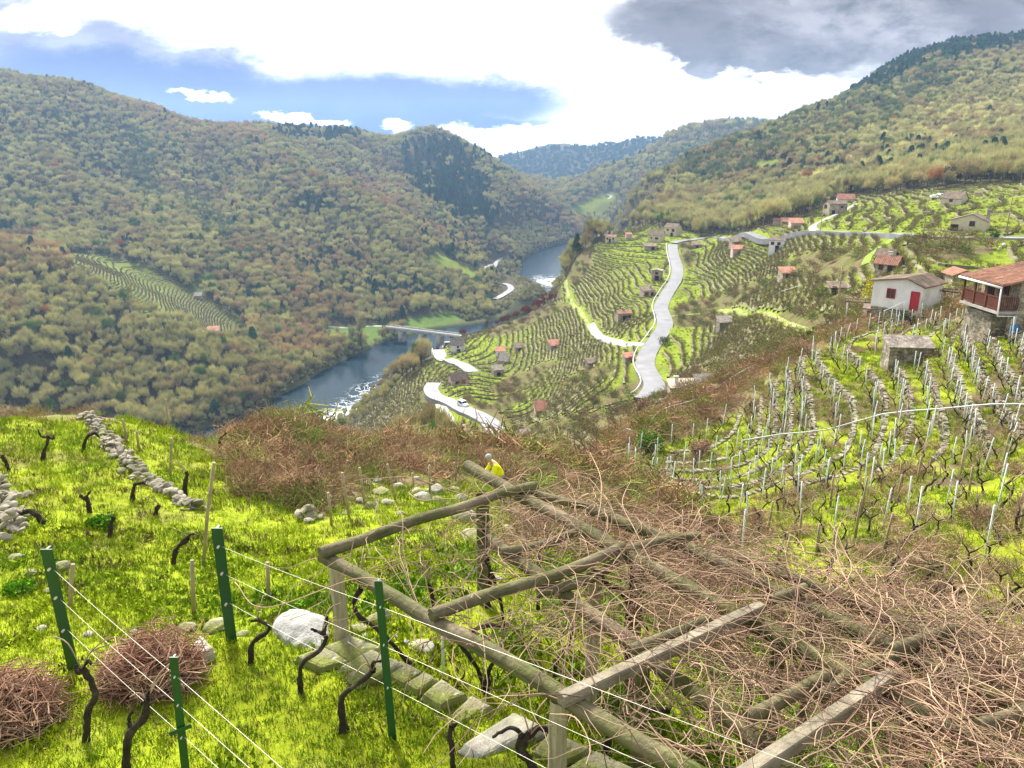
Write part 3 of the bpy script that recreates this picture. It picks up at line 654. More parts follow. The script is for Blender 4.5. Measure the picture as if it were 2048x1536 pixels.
for a in [(885,350,90,60,.3,.95),(930,410,60,26,.5,.9),(250,500,16,16,0,.5),(900,480,80,26,.4,.25),(20,470,24,14,0,.6),(650,540,70,24,0,.35),(720,590,70,20,0,.35),(620,420,40,18,0,.5),(500,600,30,16,0,.4),(850,590,70,14,0,.4),(1180,560,30,50,-1,.3),
          (1280,330,40,20,0,.2),(1950,90,160,34,-.1,.95),(1800,130,110,34,-.5,.9),(1660,190,80,24,-.4,.7),(1750,330,260,30,-.1,.25),(640,270,90,14,0,.7),(980,330,40,14,.6,.4),(60,150,80,10,.1,.5),(1000,540,50,20,0,.4)]:
    pine_m |= patch(*a[:5], prob=a[5])
pine_m |= rn < .012; col[pine_m] = DARK*(.75+.6*rng.random((pine_m.sum(), 1))); sp[pine_m] = 2
um = pine_m&(TPX > 1500)&(rng.random(len(idx)) < .6); sp[um] = 3
dk = patch(280, 330, 40, 60, .9, .7)|patch(420, 440, 60, 30, .6, .5)|patch(1600, 260, 300, 60, -.35, .5); dk &= ~pine_m
col[dk] = (DARK*.6+OLIVE*.5)*(.8+.4*rng.random((dk.sum(), 1)))
pl = patch(1850, 280, 260, 50, -.3, .3)&~pine_m; col[pl] = PALE*(.8+.5*rng.random((pl.sum(), 1)))
gr = (rng.random(len(idx)) < .05)&~pine_m; col[gr] = GREENT
farm = TY > 1900; col[farm] = DARK*.9
sl = (sp == 0)&(rng.random(len(idx)) < .18); sp[sl] = 1
sc_ = rng.uniform(.62, 1.12, len(idx))*np.where(sp == 2, 1.15, 1.0)*np.where(TY > 1150, 1.35, 1)*np.where(TY > 1600, 1.5, 1)
sc_ *= np.where((TY < 250)&(TPX > 1050), .55, 1)
red = (TPX > 900)&(TPX < 1330)&(TY < 560)&(TPY > 560); sc_[red] *= .5
nb_ = (TPX > 600)&(TPX < 800)&(TPY > 760)&(TY < 460); sc_[nb_] *= .5
open_ = (TPX > 985)&(TPX < 1150)&(TY > 600)&(TY < 840); sc_[open_] *= .42
# individuals: the trees that show largest
front_ = (TPX > -20)&(TPX < 2068)&(TPY > 0)&(TPY < 1000)
see = np.zeros(len(idx), bool)
cand = np.nonzero(front_)[0]; size = sc_[cand]/TY[cand]; cand = cand[np.argsort(-size)][:2600]
tops = TZ[cand]+sc_[cand]*6
vis = np.ones(len(cand), bool)
for q in np.linspace(.03, .97, 60):
    hx, hy, hz = TX[cand]*q, TY[cand]*q, tops*q; vis &= height(hx, hy) < hz+.5
chosen = cand[vis][:210]; see[chosen] = True
PROTK = ['round', 'slim', 'pine', 'umbrella']
KINDL = {0: 'deciduous_tree', 1: 'slender_tree', 2: 'conifer_tree', 3: 'pine_tree'}
TMARK = [(120,560,'near the orange brown hillcrest at far left'),(420,620,'beside the foot of the left bank terraces'),(250,720,'on the near left spur below its terraces'),(80,760,'low on the near left spur at the picture edge'),(560,740,'at the river bend below the left bank terraces'),(680,690,'on the left bank just before the bridge'),(800,600,'above the meadow behind the bridge'),(950,600,'on the left bank right of the bridge'),(720,850,'low on the right bank at the white water'),(770,790,'on the right bank below the terraced nose'),(850,730,'just outside the hairpin bend'),(960,690,'above the huts near the hairpin'),(1150,880,'in the gully above the scrub'),(1250,850,'in the brush left of the road end'),(480,790,'at the dark near end of the river'),(400,480,'on the slope above the left bank terraces'),
    (800,800,'on the right river bank under the lower hairpin'),(900,660,'at the right end of the bridge'),(1100,590,'in the red brown belt below the spur'),(1160,520,'on the wooded left flank of the spur'),(1230,440,'behind the houses on the spur'),(1430,430,'on the wood edge above the road top'),(1620,370,'on the wood edge behind the three orange huts'),(1780,360,'on the wood edge above the curved terraces'),(1950,350,'on the wood edge above the topmost stone house'),(1550,330,'in the wood above the grey abandoned plot')]
def nearest_mark(x_, y_, M_): return min(M_, key=lambda q: (q[0]-x_)**2+((q[1]-y_)*1.3)**2)[2]
for k, i in enumerate(chosen):
    pr = PROTO[PROTK[sp[i]]]; _, tm_, cm_ = pr[k % len(pr)]
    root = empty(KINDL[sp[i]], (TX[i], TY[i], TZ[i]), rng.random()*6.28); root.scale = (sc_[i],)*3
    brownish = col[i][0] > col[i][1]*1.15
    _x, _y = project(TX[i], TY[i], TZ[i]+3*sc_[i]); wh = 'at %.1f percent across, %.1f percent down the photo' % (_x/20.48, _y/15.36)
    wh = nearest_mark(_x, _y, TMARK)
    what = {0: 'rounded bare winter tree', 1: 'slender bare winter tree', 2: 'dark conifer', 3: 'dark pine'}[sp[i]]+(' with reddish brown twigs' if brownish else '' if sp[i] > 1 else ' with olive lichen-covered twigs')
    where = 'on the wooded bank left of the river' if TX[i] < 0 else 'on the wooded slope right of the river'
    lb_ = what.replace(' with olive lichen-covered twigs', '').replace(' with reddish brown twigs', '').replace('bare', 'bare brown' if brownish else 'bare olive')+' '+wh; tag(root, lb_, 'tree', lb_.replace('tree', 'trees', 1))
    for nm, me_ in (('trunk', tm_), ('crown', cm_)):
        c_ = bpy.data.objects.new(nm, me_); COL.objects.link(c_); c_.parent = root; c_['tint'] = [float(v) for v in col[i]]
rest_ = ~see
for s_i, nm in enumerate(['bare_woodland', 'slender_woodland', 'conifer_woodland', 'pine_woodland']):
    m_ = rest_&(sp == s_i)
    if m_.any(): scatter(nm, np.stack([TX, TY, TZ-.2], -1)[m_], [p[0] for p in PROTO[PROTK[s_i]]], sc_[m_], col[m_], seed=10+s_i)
Rb = np.array(RIVERS)[(np.array(RIVERS)[:, 1] > 255)&(np.array(RIVERS)[:, 1] < 1200)]; Tb = np.gradient(Rb, axis=0); Tb /= np.linalg.norm(Tb, axis=1)[:, None]; Nb = np.stack([Tb[:, 1], -Tb[:, 0]], -1)
bb = []
for q in range(30):
    off = rng.uniform(24.5, 36, len(Rb))*rng.choice([-1, 1], len(Rb)); bb.append(Rb+Nb*off[:, None]+Tb*rng.uniform(-7, 7, len(Rb))[:, None])
bb = np.vstack(bb); zb_ = height(bb[:, 0], bb[:, 1]); okb = (zb_ > RIV+.3)&~((bb[:, 1] < 450)&(bb[:, 0] > -108))&~near_road(bb[:, 0], bb[:, 1], 2.5)&(classify(bb[:, 0], bb[:, 1], zb_) == 0); bb = bb[okb]; zb_ = zb_[okb]
scatter('riverside_bushes', np.concatenate([bb, zb_[:, None]-1.2], 1), [p[0] for p in PROTO['round']], rng.uniform(.28, .55, len(bb)), (OLIVE+(PALE-OLIVE)*rng.random((len(bb), 1)))*rng.uniform(.7, 1.1, (len(bb), 1)), seed=77)
print('TREES', len(idx), len(chosen), len(bb))

# ------------------------------------------------------------------ contour lines of the hillside = vine terraces
def contours(x0, x1, y0, y1, step, levels, field):
    xs = np.arange(x0, x1, step); ys = np.arange(y0, y1, step); X, Y = np.meshgrid(xs, ys); F = field(X, Y); segs = []
    a, b_, c_, d_ = F[:-1, :-1], F[:-1, 1:], F[1:, 1:], F[1:, :-1]
    lo = np.minimum(np.minimum(a, b_), np.minimum(c_, d_)); hi = np.maximum(np.maximum(a, b_), np.maximum(c_, d_))
    for lv in levels:
        I, J = np.nonzero((lo < lv)&(hi >= lv))
        for i, j in zip(I, J):
            v = (F[i, j], F[i, j+1], F[i+1, j+1], F[i+1, j]); p = ((xs[j], ys[i]), (xs[j+1], ys[i]), (xs[j+1], ys[i+1]), (xs[j], ys[i+1])); cr = []
            for k in range(4):
                u, w2 = v[k], v[(k+1) % 4]
                if (u < lv) != (w2 < lv):
                    t_ = (lv-u)/(w2-u); cr.append((p[k][0]+(p[(k+1) % 4][0]-p[k][0])*t_, p[k][1]+(p[(k+1) % 4][1]-p[k][1])*t_, (i, j, k)))
            if len(cr) >= 2: segs.append((lv, cr[0], cr[1]))
    return segs
def mid_field(X, Y): return smooth_h(X, Y)+(fbm(X/40, Y/40, 300)-.5)*3.0
LST = 1.0
levels = np.arange(-128, 40, LST)
segs = contours(-330, 260, 84, 640, 2.0, levels, mid_field)
A2 = np.array([(s[1][0], s[1][1], s[2][0], s[2][1]) for s in segs]); M2 = (A2[:, :2]+A2[:, 2:])/2
zm = height(M2[:, 0], M2[:, 1]); cl_ = classify(M2[:, 0], M2[:, 1], zm); _fx, _fy = project(M2[:, 0], M2[:, 1], zm); _k = np.round(np.array([q_[0] for q_ in segs])/LST).astype(int); up_ = (_fy < 470)|((_fy < 560)&(_fx > 1500))
ok = (cl_ == 1)&((_k > -999))&~near_road(M2[:, 0], M2[:, 1], .6)&(rng.random(len(M2)) < .97)
A2 = A2[ok]; print('ROWSEG', len(A2))
M_wallfar = mat('terrace_wall_stone', (.24, .21, .14), .95, .35, .5, (.15, .15, .055), obj=False)
# low retaining walls
za = height(A2[:, 0], A2[:, 1]); zb = height(A2[:, 2], A2[:, 3]); dx = A2[:, 2:]-A2[:, :2]; ln_ = np.linalg.norm(dx, axis=1)+1e-6; nn = np.stack([dx[:, 1], -dx[:, 0]], -1)/ln_[:, None]
gdz = height(M2[ok][:, 0]+nn[:, 0], M2[ok][:, 1]+nn[:, 1])-height(M2[ok][:, 0]-nn[:, 0], M2[ok][:, 1]-nn[:, 1]); nn *= np.sign(gdz)[:, None]   # uphill
hgt = .25+.3*fbm(M2[ok][:, 0]/6, M2[ok][:, 1]/6, 310)
w_ = .25; P0, P1 = A2[:, :2], A2[:, 2:]
def V3(p, z): return np.concatenate([p, z[:, None]], 1)
V = np.stack([V3(P0-nn*w_, za-.4), V3(P1-nn*w_, zb-.4), V3(P1-nn*w_*.8, zb+hgt), V3(P0-nn*w_*.8, za+hgt), V3(P1+nn*w_*1.5, zb+hgt), V3(P0+nn*w_*1.5, za+hgt), V3(P1+nn*w_*1.5, zb-.4), V3(P0+nn*w_*1.5, za-.4)], 1)
b0 = np.arange(len(A2))[:, None]*8; F_ = np.vstack([b0+np.array([[0, 1, 2, 3]]), b0+np.array([[3, 2, 4, 5]]), b0+np.array([[5, 4, 6, 7]])])
mb = MB(); mb.add(V.reshape(-1, 3), F_); tag(mb.build('terrace_walls', M_wallfar), kind='stuff')
# vines standing on them
M_twig = leaf_mat('vine_twigs')
def twig_proto(seed, n_, h, spread, thick, up=1.2, trunk=True):
    r = np.random.default_rng(seed); mb = MB(); sh = []
    if trunk: mb.tube([(0, 0, -.3), (r.normal(0, .06), r.normal(0, .06), h*.35), (r.normal(0, .12), r.normal(0, .12), h*.6)], [thick*2.6, thick*2, thick*1.5], 4, cap=False); sh += [.0]*8
    st = np.stack([r.normal(0, spread*.25, n_), r.normal(0, spread*.25, n_), r.uniform(.0 if not trunk else h*.35, h*.6, n_)], 1)
    d = r.normal(size=(n_, 3)); d[:, 2] = np.abs(d[:, 2])*.6+up*.4; d /= np.linalg.norm(d, axis=1)[:, None]; L_ = r.uniform(.35, 1, n_)*h*.8
    for a, b_, l_ in zip(st, d, L_):
        mid = a+b_*l_*.5+r.normal(0, .08*h, 3); end = a+b_*l_+r.normal(0, .15*h, 3)*np.array([1, 1, .6]); end[2] = max(end[2], .02)
        mb.tube([a, mid, end], [thick, thick*.8, thick*.35], 3, cap=False, smooth=False); sh += [r.random()]*6
    me = mb.data('twigs', M_twig); sh = (sh+[.5]*len(me.polygons))[:len(me.polygons)]; face_shade(me, sh)
    return bpy.data.objects.new('twig_pattern', me)
vine_p = [twig_proto(400+k, 16, 1.15, .8, .024) for k in range(5)]
tt = rng.random((len(A2), 1)); VP = P0*(1-tt)+P1*tt+nn*.9*rng.uniform(.4, 1, (len(A2), 1)); VP = np.concatenate([VP, height(VP[:, 0], VP[:, 1])[:, None]], 1)
vt = np.where(rng.random((len(A2), 1)) < .6, C(.17, .135, .07), C(.19, .20, .055))*(.7+.8*rng.random((len(A2), 1)))
VP = np.vstack([VP, VP+np.concatenate([(P1-P0)*.45, np.zeros((len(A2), 1))], 1)]); vt = np.vstack([vt, vt[::-1]])
scatter('vine_rows', VP, vine_p, rng.uniform(.75, 1.35, len(VP)), vt, seed=5)
# tufts of grass and weeds on the treads
def tuft_proto(seed, n_, h, w2, spread):
    r = np.random.default_rng(seed); a = np.stack([r.normal(0, spread, n_), r.normal(0, spread, n_), np.zeros(n_)-.01], 1)
    d = r.normal(size=(n_, 3))*.5; d[:, 2] = 1; d /= np.linalg.norm(d, axis=1)[:, None]; e = np.stack([-d[:, 1], d[:, 0], np.zeros(n_)], 1)+r.normal(0, .3, (n_, 3)); e[:, 2] *= .2; e /= np.linalg.norm(e, axis=1)[:, None]
    L_ = r.uniform(.5, 1.1, (n_, 1))*h; m1 = a+d*L_*.55; d2 = d+r.normal(0, .35, d.shape); tip = m1+d2*L_*.5
    v = np.stack([a-e*w2, a+e*w2, m1+e*w2*.8, m1-e*w2*.8, m1-e*w2*.8, m1+e*w2*.8, tip+e*w2*.15, tip-e*w2*.15], 1)
    mb = MB(); mb.add(v.reshape(-1, 3), np.arange(n_*8).reshape(-1, 4)); me = mb.data('tuft', M_twig); face_shade(me, np.repeat(r.random(n_), 2)); return bpy.data.objects.new('tuft_pattern', me)
# ------------------------------------------------------------------ scrub
bram_p = [twig_proto(500+k, 70, 1.0, 1.7, .016, .9, False) for k in range(5)]
bushl = [twig_proto(520+k, 60, 1.5, 1.6, .03, .9, False) for k in range(3)]
def area_pts(x0, x1, y0, y1, dens, fn):
    n_ = int((x1-x0)*(y1-y0)*dens); X = rng.uniform(x0, x1, n_); Y = rng.uniform(y0, y1, n_); Z = height(X, Y); m_ = fn(X, Y, Z); return np.stack([X[m_], Y[m_], Z[m_]], -1)
def infr(X, Y, Z, mg=120):
    px, py = project(X, Y, Z); return (px > -mg)&(px < 2048+mg)&(py < 1536+200)
Pm = area_pts(-215, 260, 84, 600, .075, lambda X, Y, Z: (classify(X, Y, Z) == 3)&infr(X, Y, Z)&~near_road(X, Y, 1))
ct = np.where(rng.random((len(Pm), 1)) < .65, C(.21, .16, .085), C(.16, .19, .05))*(.7+.7*rng.random((len(Pm), 1)))
scatter('hillside_brush', Pm, bushl, rng.uniform(.8, 1.7, len(Pm)), ct, seed=21); print('BRUSH', len(Pm))
Pm = area_pts(-60, 75, 27, 84, .8, lambda X, Y, Z: (classify(X, Y, Z) == 3)&infr(X, Y, Z))
ct = np.where(rng.random((len(Pm), 1)) < .62, C(.30, .19, .11), C(.20, .22, .05))*(.7+.7*rng.random((len(Pm), 1)))
scatter('brown_brush', Pm, bushl+bram_p, rng.uniform(.6, 1.2, len(Pm)), ct, seed=22); print('BRUSH2', len(Pm))
Pm = area_pts(-26, 26, 9, 30, 8.5, lambda X, Y, Z: (classify(X, Y, Z) == 3)&infr(X, Y, Z)&(X < 16)&(fbm(X/1.4, Y/1.4, 345) > .40)&((X > -.39*Y)|(rng.random(X.shape) < .35)))
rb = fbm(Pm[:, 0]/2.5, Pm[:, 1]/2.5, 330)[:, None]; ct = np.where(rng.random((len(Pm), 1)) < .24, C(.20, .27, .05), C(.40, .225, .16)*rb+C(.30, .22, .11)*(1-rb))*rng.uniform(.5, 1.35, (len(Pm), 1))*(.75+.8*rng.random((len(Pm), 1)))
scatter('bramble_scrub', Pm, bram_p, rng.uniform(.30, .68, len(Pm))*np.where(Pm[:, 0] < -.39*Pm[:, 1], .6, 1), ct*.86, seed=23); print('BRAMBLE', len(Pm))
def where(p):
    x_, y_ = project(*[float(v_) for v_ in p]); return nearest_mark(x_, y_, VMARK)
VMARK = [(1560,770,'left of the lone pale boulder'),(1640,690,'beside the dark bush at the track end'),(1760,700,'left of the dry stone hut'),(1830,770,'just below the dry stone hut'),(1980,740,'on the terraces below the balcony house'),(1900,660,'between the dry stone hut and balcony house'),(1470,860,'at the left rim of the walled terraces'),(1570,860,'left of the crossing monorail'),(1700,870,'under the middle of the crossing monorail'),(1850,850,'under the right half of the crossing monorail'),(2000,840,'where the crossing monorail leaves the picture'),(1360,960,'at the lowest left corner of the vineyard'),(1480,980,'in the low rows left of the monorail start'),(1620,980,'in the brown strip below the monorail'),(1780,980,'on the bright grass below the monorail middle'),(1960,970,'on the grass at the right edge below the monorail'),(1560,1100,'just beyond the far log of the pergola'),(1700,1110,'behind the back middle of the pergola'),(1850,1120,'on the green slope behind the pergola right half'),(2000,1120,'on the green slope at the right picture edge'),(1880,1220,'close behind the back corner of the pergola'),(2020,1250,'at the lower right beside the pergola edge'),(1740,620,'beside the white house'),(1880,610,'in front of the vine arbour')]

# ------------------------------------------------------------------ near right vineyard: dry-stone terrace walls, stakes, vines
def chains(segs):
    from collections import defaultdict
    by = defaultdict(list)
    def key(e): i, j, k = e; return (i, j, 'h') if k == 0 else (i, j+1, 'v') if k == 1 else (i+1, j, 'h') if k == 2 else (i, j, 'v')
    for lv, a, b_ in segs: by[lv].append((key(a[2]), key(b_[2]), a[:2], b_[:2]))
    out = []
    for lv, L_ in by.items():
        adj = defaultdict(list)
        for n_, (ka, kb, a, b_) in enumerate(L_): adj[ka].append(n_); adj[kb].append(n_)
        pos = {}
        for ka, kb, a, b_ in L_: pos[ka] = a; pos[kb] = b_
        used = set()
        for st in [k for k, v in adj.items() if len(v) == 1]+list(adj):
            cur = st; line = [pos[cur]]
            while True:
                nx = [q for q in adj[cur] if q not in used]
                if not nx: break
                used.add(nx[0]); ka, kb = L_[nx[0]][:2]; cur = kb if ka == cur else ka; line.append(pos[cur])
            if len(line) > 3: out.append((lv, np.array(line)))
    return out
M_stone = mat('dry_stone', (.28, .25, .195), .95, .45, 2.2, (.20, .20, .11), .52, bump=.6, obj=False, two=((.12, .11, .08), .68))
M_pale = mat('pale_granite', (.38, .36, .30), .9, .25, 4.5, (.24, .24, .14), .54, bump=.5, obj=False)
def stone_box(mb, c, size, R, j):
    mb.box(c, size, R, jitter=j)
lv_ = (np.arange(-30, -4)+.90)*TH
segs = contours(-2, 70, 34, 90, .5, lv_, near_field); ch = chains(segs); nwall = 0
walls_xy = []
for lv, P in ch:
    # split where the land cover is not walled vineyard
    Z = height(P[:, 0], P[:, 1]); px, py = project(P[:, 0], P[:, 1], Z); okp = (terr_mask(px, py, P[:, 1]) > .6)&(px < 2200)&(classify(P[:, 0], P[:, 1], Z) == 4)&(np.hypot(P[:, 0]-pick(1812, 715, 30)[0], P[:, 1]-pick(1812, 715, 30)[1]) > 3.2)
    runs = np.split(np.arange(len(P)), np.nonzero(np.diff(okp.astype(int)))[0]+1)
    for r_ in runs:
        if not okp[r_[0]] or len(r_) < 7: continue
        Q = P[r_]; Q = smooth_poly(Q[::2], .25)
        if len(Q) < 8: continue
        T = np.gradient(Q, axis=0); T /= np.linalg.norm(T, axis=1)[:, None]+1e-9; N = np.stack([T[:, 1], -T[:, 0]], -1)
        if (near_field(*(Q+N*.8).T)-near_field(*(Q-N*.8).T)).mean() < 0: N = -N
        base = np.floor(lv/TH)*TH; mb = MB(); courses = 4
        c0 = Q[len(Q)//2]; cz = base
        for i in range(len(Q)):
            top = TH+.05+.15*vnoise(Q[i, 0]/2, Q[i, 1]/2, 501)
            for c_ in range(courses):
                hgt_ = top/courses; off = -.24+.04*c_+rng.normal(0, .035)
                p = Q[i]+N[i]*(off+.12)+T[i]*rng.normal(0, .05)
                a = math.atan2(T[i, 1], T[i, 0])+rng.normal(0, .12)
                mb.box((p[0]-c0[0], p[1]-c0[1], -.08+(c_+.5)*hgt_+rng.normal(0, .02)), (.26*rng.uniform(.6, 1.2), .26, hgt_*rng.uniform(.85, 1.15)), rotz(a), jitter=.028)
        o = mb.build('terrace_wall', M_stone); o.location = (c0[0], c0[1], base); walls_xy.append((o, Q)); nwall += 1
for k, (o, Q) in enumerate(sorted(walls_xy, key=lambda t: -len(t[1]))):
    cx, cy = project(Q[:, 0].mean(), Q[:, 1].mean(), float(height(Q[:, 0].mean(), Q[:, 1].mean())))
    tag(o, ('long' if len(Q) > 60 else 'short')+' dry stone terrace wall '+nearest_mark(cx, cy, VMARK), 'stone wall', 'dry stone walls '+nearest_mark(cx, cy, VMARK))
print('WALLS', nwall)
# vine lines
lv_ = (np.arange(-30, -4)+.45)*TH
rows = chains(contours(-2, 62, 12, 90, .6, lv_, near_field)); spots = []; vspots = []
for lv, P in rows:
    Q = smooth_poly(P[::3], .4) if len(P) > 8 else P
    acc = rng.random()*2; acv = 0
    for a, b_ in zip(Q[:-1], Q[1:]):
        d = float(np.linalg.norm(b_-a)); acc += d; acv += d
        if acc > 1.75: acc = rng.normal(0, .3); spots.append(b_+rng.normal(0, .12, 2))
        if acv > 1.15: acv = rng.normal(0, .15); vspots.append(b_+rng.normal(0, .15, 2))
def filt(S, cls=(4,)):
    S = np.array(S); Z = height(S[:, 0], S[:, 1]); c_ = classify(S[:, 0], S[:, 1], Z); px, py = project(S[:, 0], S[:, 1], Z)
    h_ = pick(1812, 715, 30)
    m_ = np.isin(c_, cls)&(px < 2090)&(px > 1200)&(py < 1500)&(np.hypot(S[:, 0]-h_[0], S[:, 1]-h_[1]) > 3.4); S = S[m_]; Z = Z[m_]
    v = np.ones(len(S), bool)
    for q in np.linspace(.15, .96, 40): v &= height(S[:, 0]*q, S[:, 1]*q) < (Z+1.0)*q+.05
    return np.concatenate([S, Z[:, None]], 1), v
M_stake = mat('vine_stake_metal', (.60, .70, .67), .6, .2, 4, (.42, .47, .43), .55, spec=.4); M_woodst = mat('vine_stake_wood', (.30, .25, .15), .9, .3, 6)
stk = MB(); stk.tube([(0, 0, -.4), (0, 0, 1.8)], .030, 5); stake_a = stk.data('stake', M_stake)
stk = MB(); stk.tube([(0, 0, -.4), (.01, 0, .8), (0, .02, 1.5)], [.05, .045, .04], 6, lump=.2); stake_b = stk.data('stake', M_woodst)
S, v = filt(spots); S = S[v]; S = S[np.argsort(S[:, 1])]; S = S[S[:, 1] > 20]
S = S[:299]
for k, p in enumerate(S):
    wood_ = p[1] < 34 and rng.random() < .5
    o = bpy.data.objects.new('vineyard_stake', stake_b if wood_ else stake_a); COL.objects.link(o); o.location = p; o.rotation_euler = (rng.normal(0, .04), rng.normal(0, .05), rng.random()*6); o.scale = (1, 1, rng.uniform(.8, 1.12))
    if wood_: tag(o, 'weathered wooden vine stake %s' % where(p), 'stake', 'wooden vine stakes '+where(p))
    else: tag(o, 'thin pale metal vine stake %s' % where(p), 'stake', 'pale metal vine stakes '+where(p))
M_vine = mat('vine_bark', (.040, .030, .021), .95, .45, 14, (.085, .07, .045), .6, bump=.8)
M_cane = mat('vine_cane', (.33, .215, .15), .8, .3, 3, (.24, .19, .12), .5, obj=False)
def vine_mesh(seed, h, canes, cr=.008, tr=.04):
    r = np.random.default_rng(seed); mb = MB(); n_ = 7; t_ = np.linspace(0, 1, n_)[:, None]
    lean = r.normal(0, .18, 2); P = np.concatenate([t_*lean*h+np.cumsum(r.normal(0, .035, (n_, 2)), 0), t_*h*.6-.08], 1)
    mb.tube(P, tr*(1.25-.4*t_[:, 0]), 6, 0, lump=.35); top = P[-1]
    for k in range(2):
        a = r.random()*6.28; e = top+np.array([math.cos(a)*.18, math.sin(a)*.18, .12]); e2 = e+np.array([math.cos(a+.5)*.12, math.sin(a+.5)*.12, .08])
        mb.tube([top-(0, 0, .03), e, e2], [tr*.8, tr*.65, tr*.4], 5, 0, lump=.3)
        for q in range(canes//2):
            b_ = a+r.normal(0, 1.2); L_ = r.uniform(.35, .9)*h; m1 = e2+np.array([math.cos(b_)*L_*.3, math.sin(b_)*L_*.3, L_*.45]); m2 = m1+np.array([math.cos(b_)*L_*.5, math.sin(b_)*L_*.5, r.uniform(-.1, .35)*L_])
            mb.tube([e2, m1, m2], [cr*1.3, cr, cr*.7], 3, 1, cap=False)
    return mb.data('vine', [M_vine, M_cane])
vms = [vine_mesh(600+k, 1.15, 6, .014) for k in range(7)]
V_, v = filt(vspots); vis_ = V_[v]; vis_ = vis_[np.argsort(vis_[:, 1])]; nearv = vis_[:270]
for p in nearv:
    o = bpy.data.objects.new('grape_vine', vms[rng.integers(7)]); COL.objects.link(o); o.location = p; o.rotation_euler = (0, 0, rng.random()*6.28); s_ = rng.uniform(.75, 1.2); o.scale = (s_, s_, s_)
    tag(o, 'gnarled pruned vine %s' % where(p), 'grape vine', 'pruned vines '+where(p))
restv = np.vstack([vis_[270:], V_[~v]]); vpo = [bpy.data.objects.new('vine_pattern', m_) for m_ in vms]
scatter('distant_vines', restv, vpo, rng.uniform(.8, 1.2, len(restv)), seed=31)
print('STAKES', len(S), 'VINES', len(nearv), len(restv))
# grass and weeds
tuft_s = [tuft_proto(700+k, 26, .20, .010, .12) for k in range(4)]; tuft_f = [tuft_proto(710+k, 9, .12, .008, .055) for k in range(5)]; weed = [tuft_proto(720+k, 22, .10, .022, .10) for k in range(3)]
G1 = C(.25, .34, .013); G2 = C(.34, .425, .016); G3 = C(.12, .25, .013); BR = C(.16, .12, .06)
def grass_tint(P, brown=.1, sc=1.0):
    n_ = len(P); a = fbm(P[:, 0]/1.7, P[:, 1]/1.7, 800)[:, None]; b_ = fbm(P[:, 0]/.5, P[:, 1]/.5, 820)[:, None]; a2 = sstep(a, .35, .62)
    c_ = G3*(1-a2)+G2*a2; c_ = c_*.5+(G1*(1-b_)+G2*b_)*.5; m_ = rng.random((n_, 1)) < brown+(sstep(b_, .58, .7)*.25)
    return np.where(m_, BR, c_)*rng.uniform(.65, 1.4, (n_, 1))*sc
P = area_pts(-9, 8, 1.5, 11.5, 330, lambda X, Y, Z: (classify(X, Y, Z) == 2)&infr(X, Y, Z, 40)); scatter('lawn_grass', P, tuft_f, rng.uniform(.35, .8, len(P))*(.4+1.0*fbm(P[:, 0]/1.2, P[:, 1]/1.2, 830)), grass_tint(P, .08), seed=41); print('GRASS', len(P))
P = area_pts(-9, 9, 1.5, 12, 14, lambda X, Y, Z: (classify(X, Y, Z) == 2)&infr(X, Y, Z, 40)&(fbm(X/1.5, Y/1.5, 840) > .48)); scatter('lawn_weeds', P, weed, rng.uniform(.5, 1.1, len(P)), grass_tint(P, .03, .8), seed=42)
P = area_pts(-22, 10, 11.5, 30, 80, lambda X, Y, Z: (classify(X, Y, Z) == 2)&infr(X, Y, Z, 40)); scatter('terrace_grass', P, tuft_f+tuft_s[:1], rng.uniform(.5, 1.0, len(P))*(.4+fbm(P[:, 0]/1.2, P[:, 1]/1.2, 830)), grass_tint(P, .14), seed=43); print('GRASS', len(P))
P = area_pts(-5, 70, 12, 86, 10, lambda X, Y, Z: (classify(X, Y, Z) == 4)&infr(X, Y, Z, 450)&(X > 2)&(fbm(X/3, Y/3, 850) > .36)); scatter('vineyard_grass', P, tuft_s, rng.uniform(.6, 1.3, len(P)), grass_tint(P, .2), seed=44); print('GRASS', len(P))
P = area_pts(-5, 62, 10, 86, 1.3, lambda X, Y, Z: (classify(X, Y, Z) == 4)&infr(X, Y, Z, 450)&(X > 2)&(fbm(X/2.5, Y/2.5, 860)+.12*sstep(Y, 40, 20) > .60)); scatter('vineyard_dead_stems', P, bram_p, rng.uniform(.35, .75, len(P))*np.where(P[:, 1] > 36, .75, 1), np.where(rng.random((len(P), 1)) < .8, C(.32, .21, .14), C(.24, .21, .10))*rng.uniform(.7, 1.5, (len(P), 1)), seed=45); print('STEMS', len(P))
P = area_pts(-190, 260, 86, 520, .30, lambda X, Y, Z: (classify(X, Y, Z) == 1)&infr(X, Y, Z, 20)&~near_road(X, Y, .8)); scatter('hillside_grass', P, [bushl[0], bram_p[1]], rng.uniform(.22, .5, len(P)), (C(.19, .25, .02)*(1-(n_:=fbm(P[:, 0]/8, P[:, 1]/8, 870)[:, None]))+C(.22, .17, .07)*n_)*rng.uniform(.7, 1.4, (len(P), 1)), seed=46); print('HG', len(P))

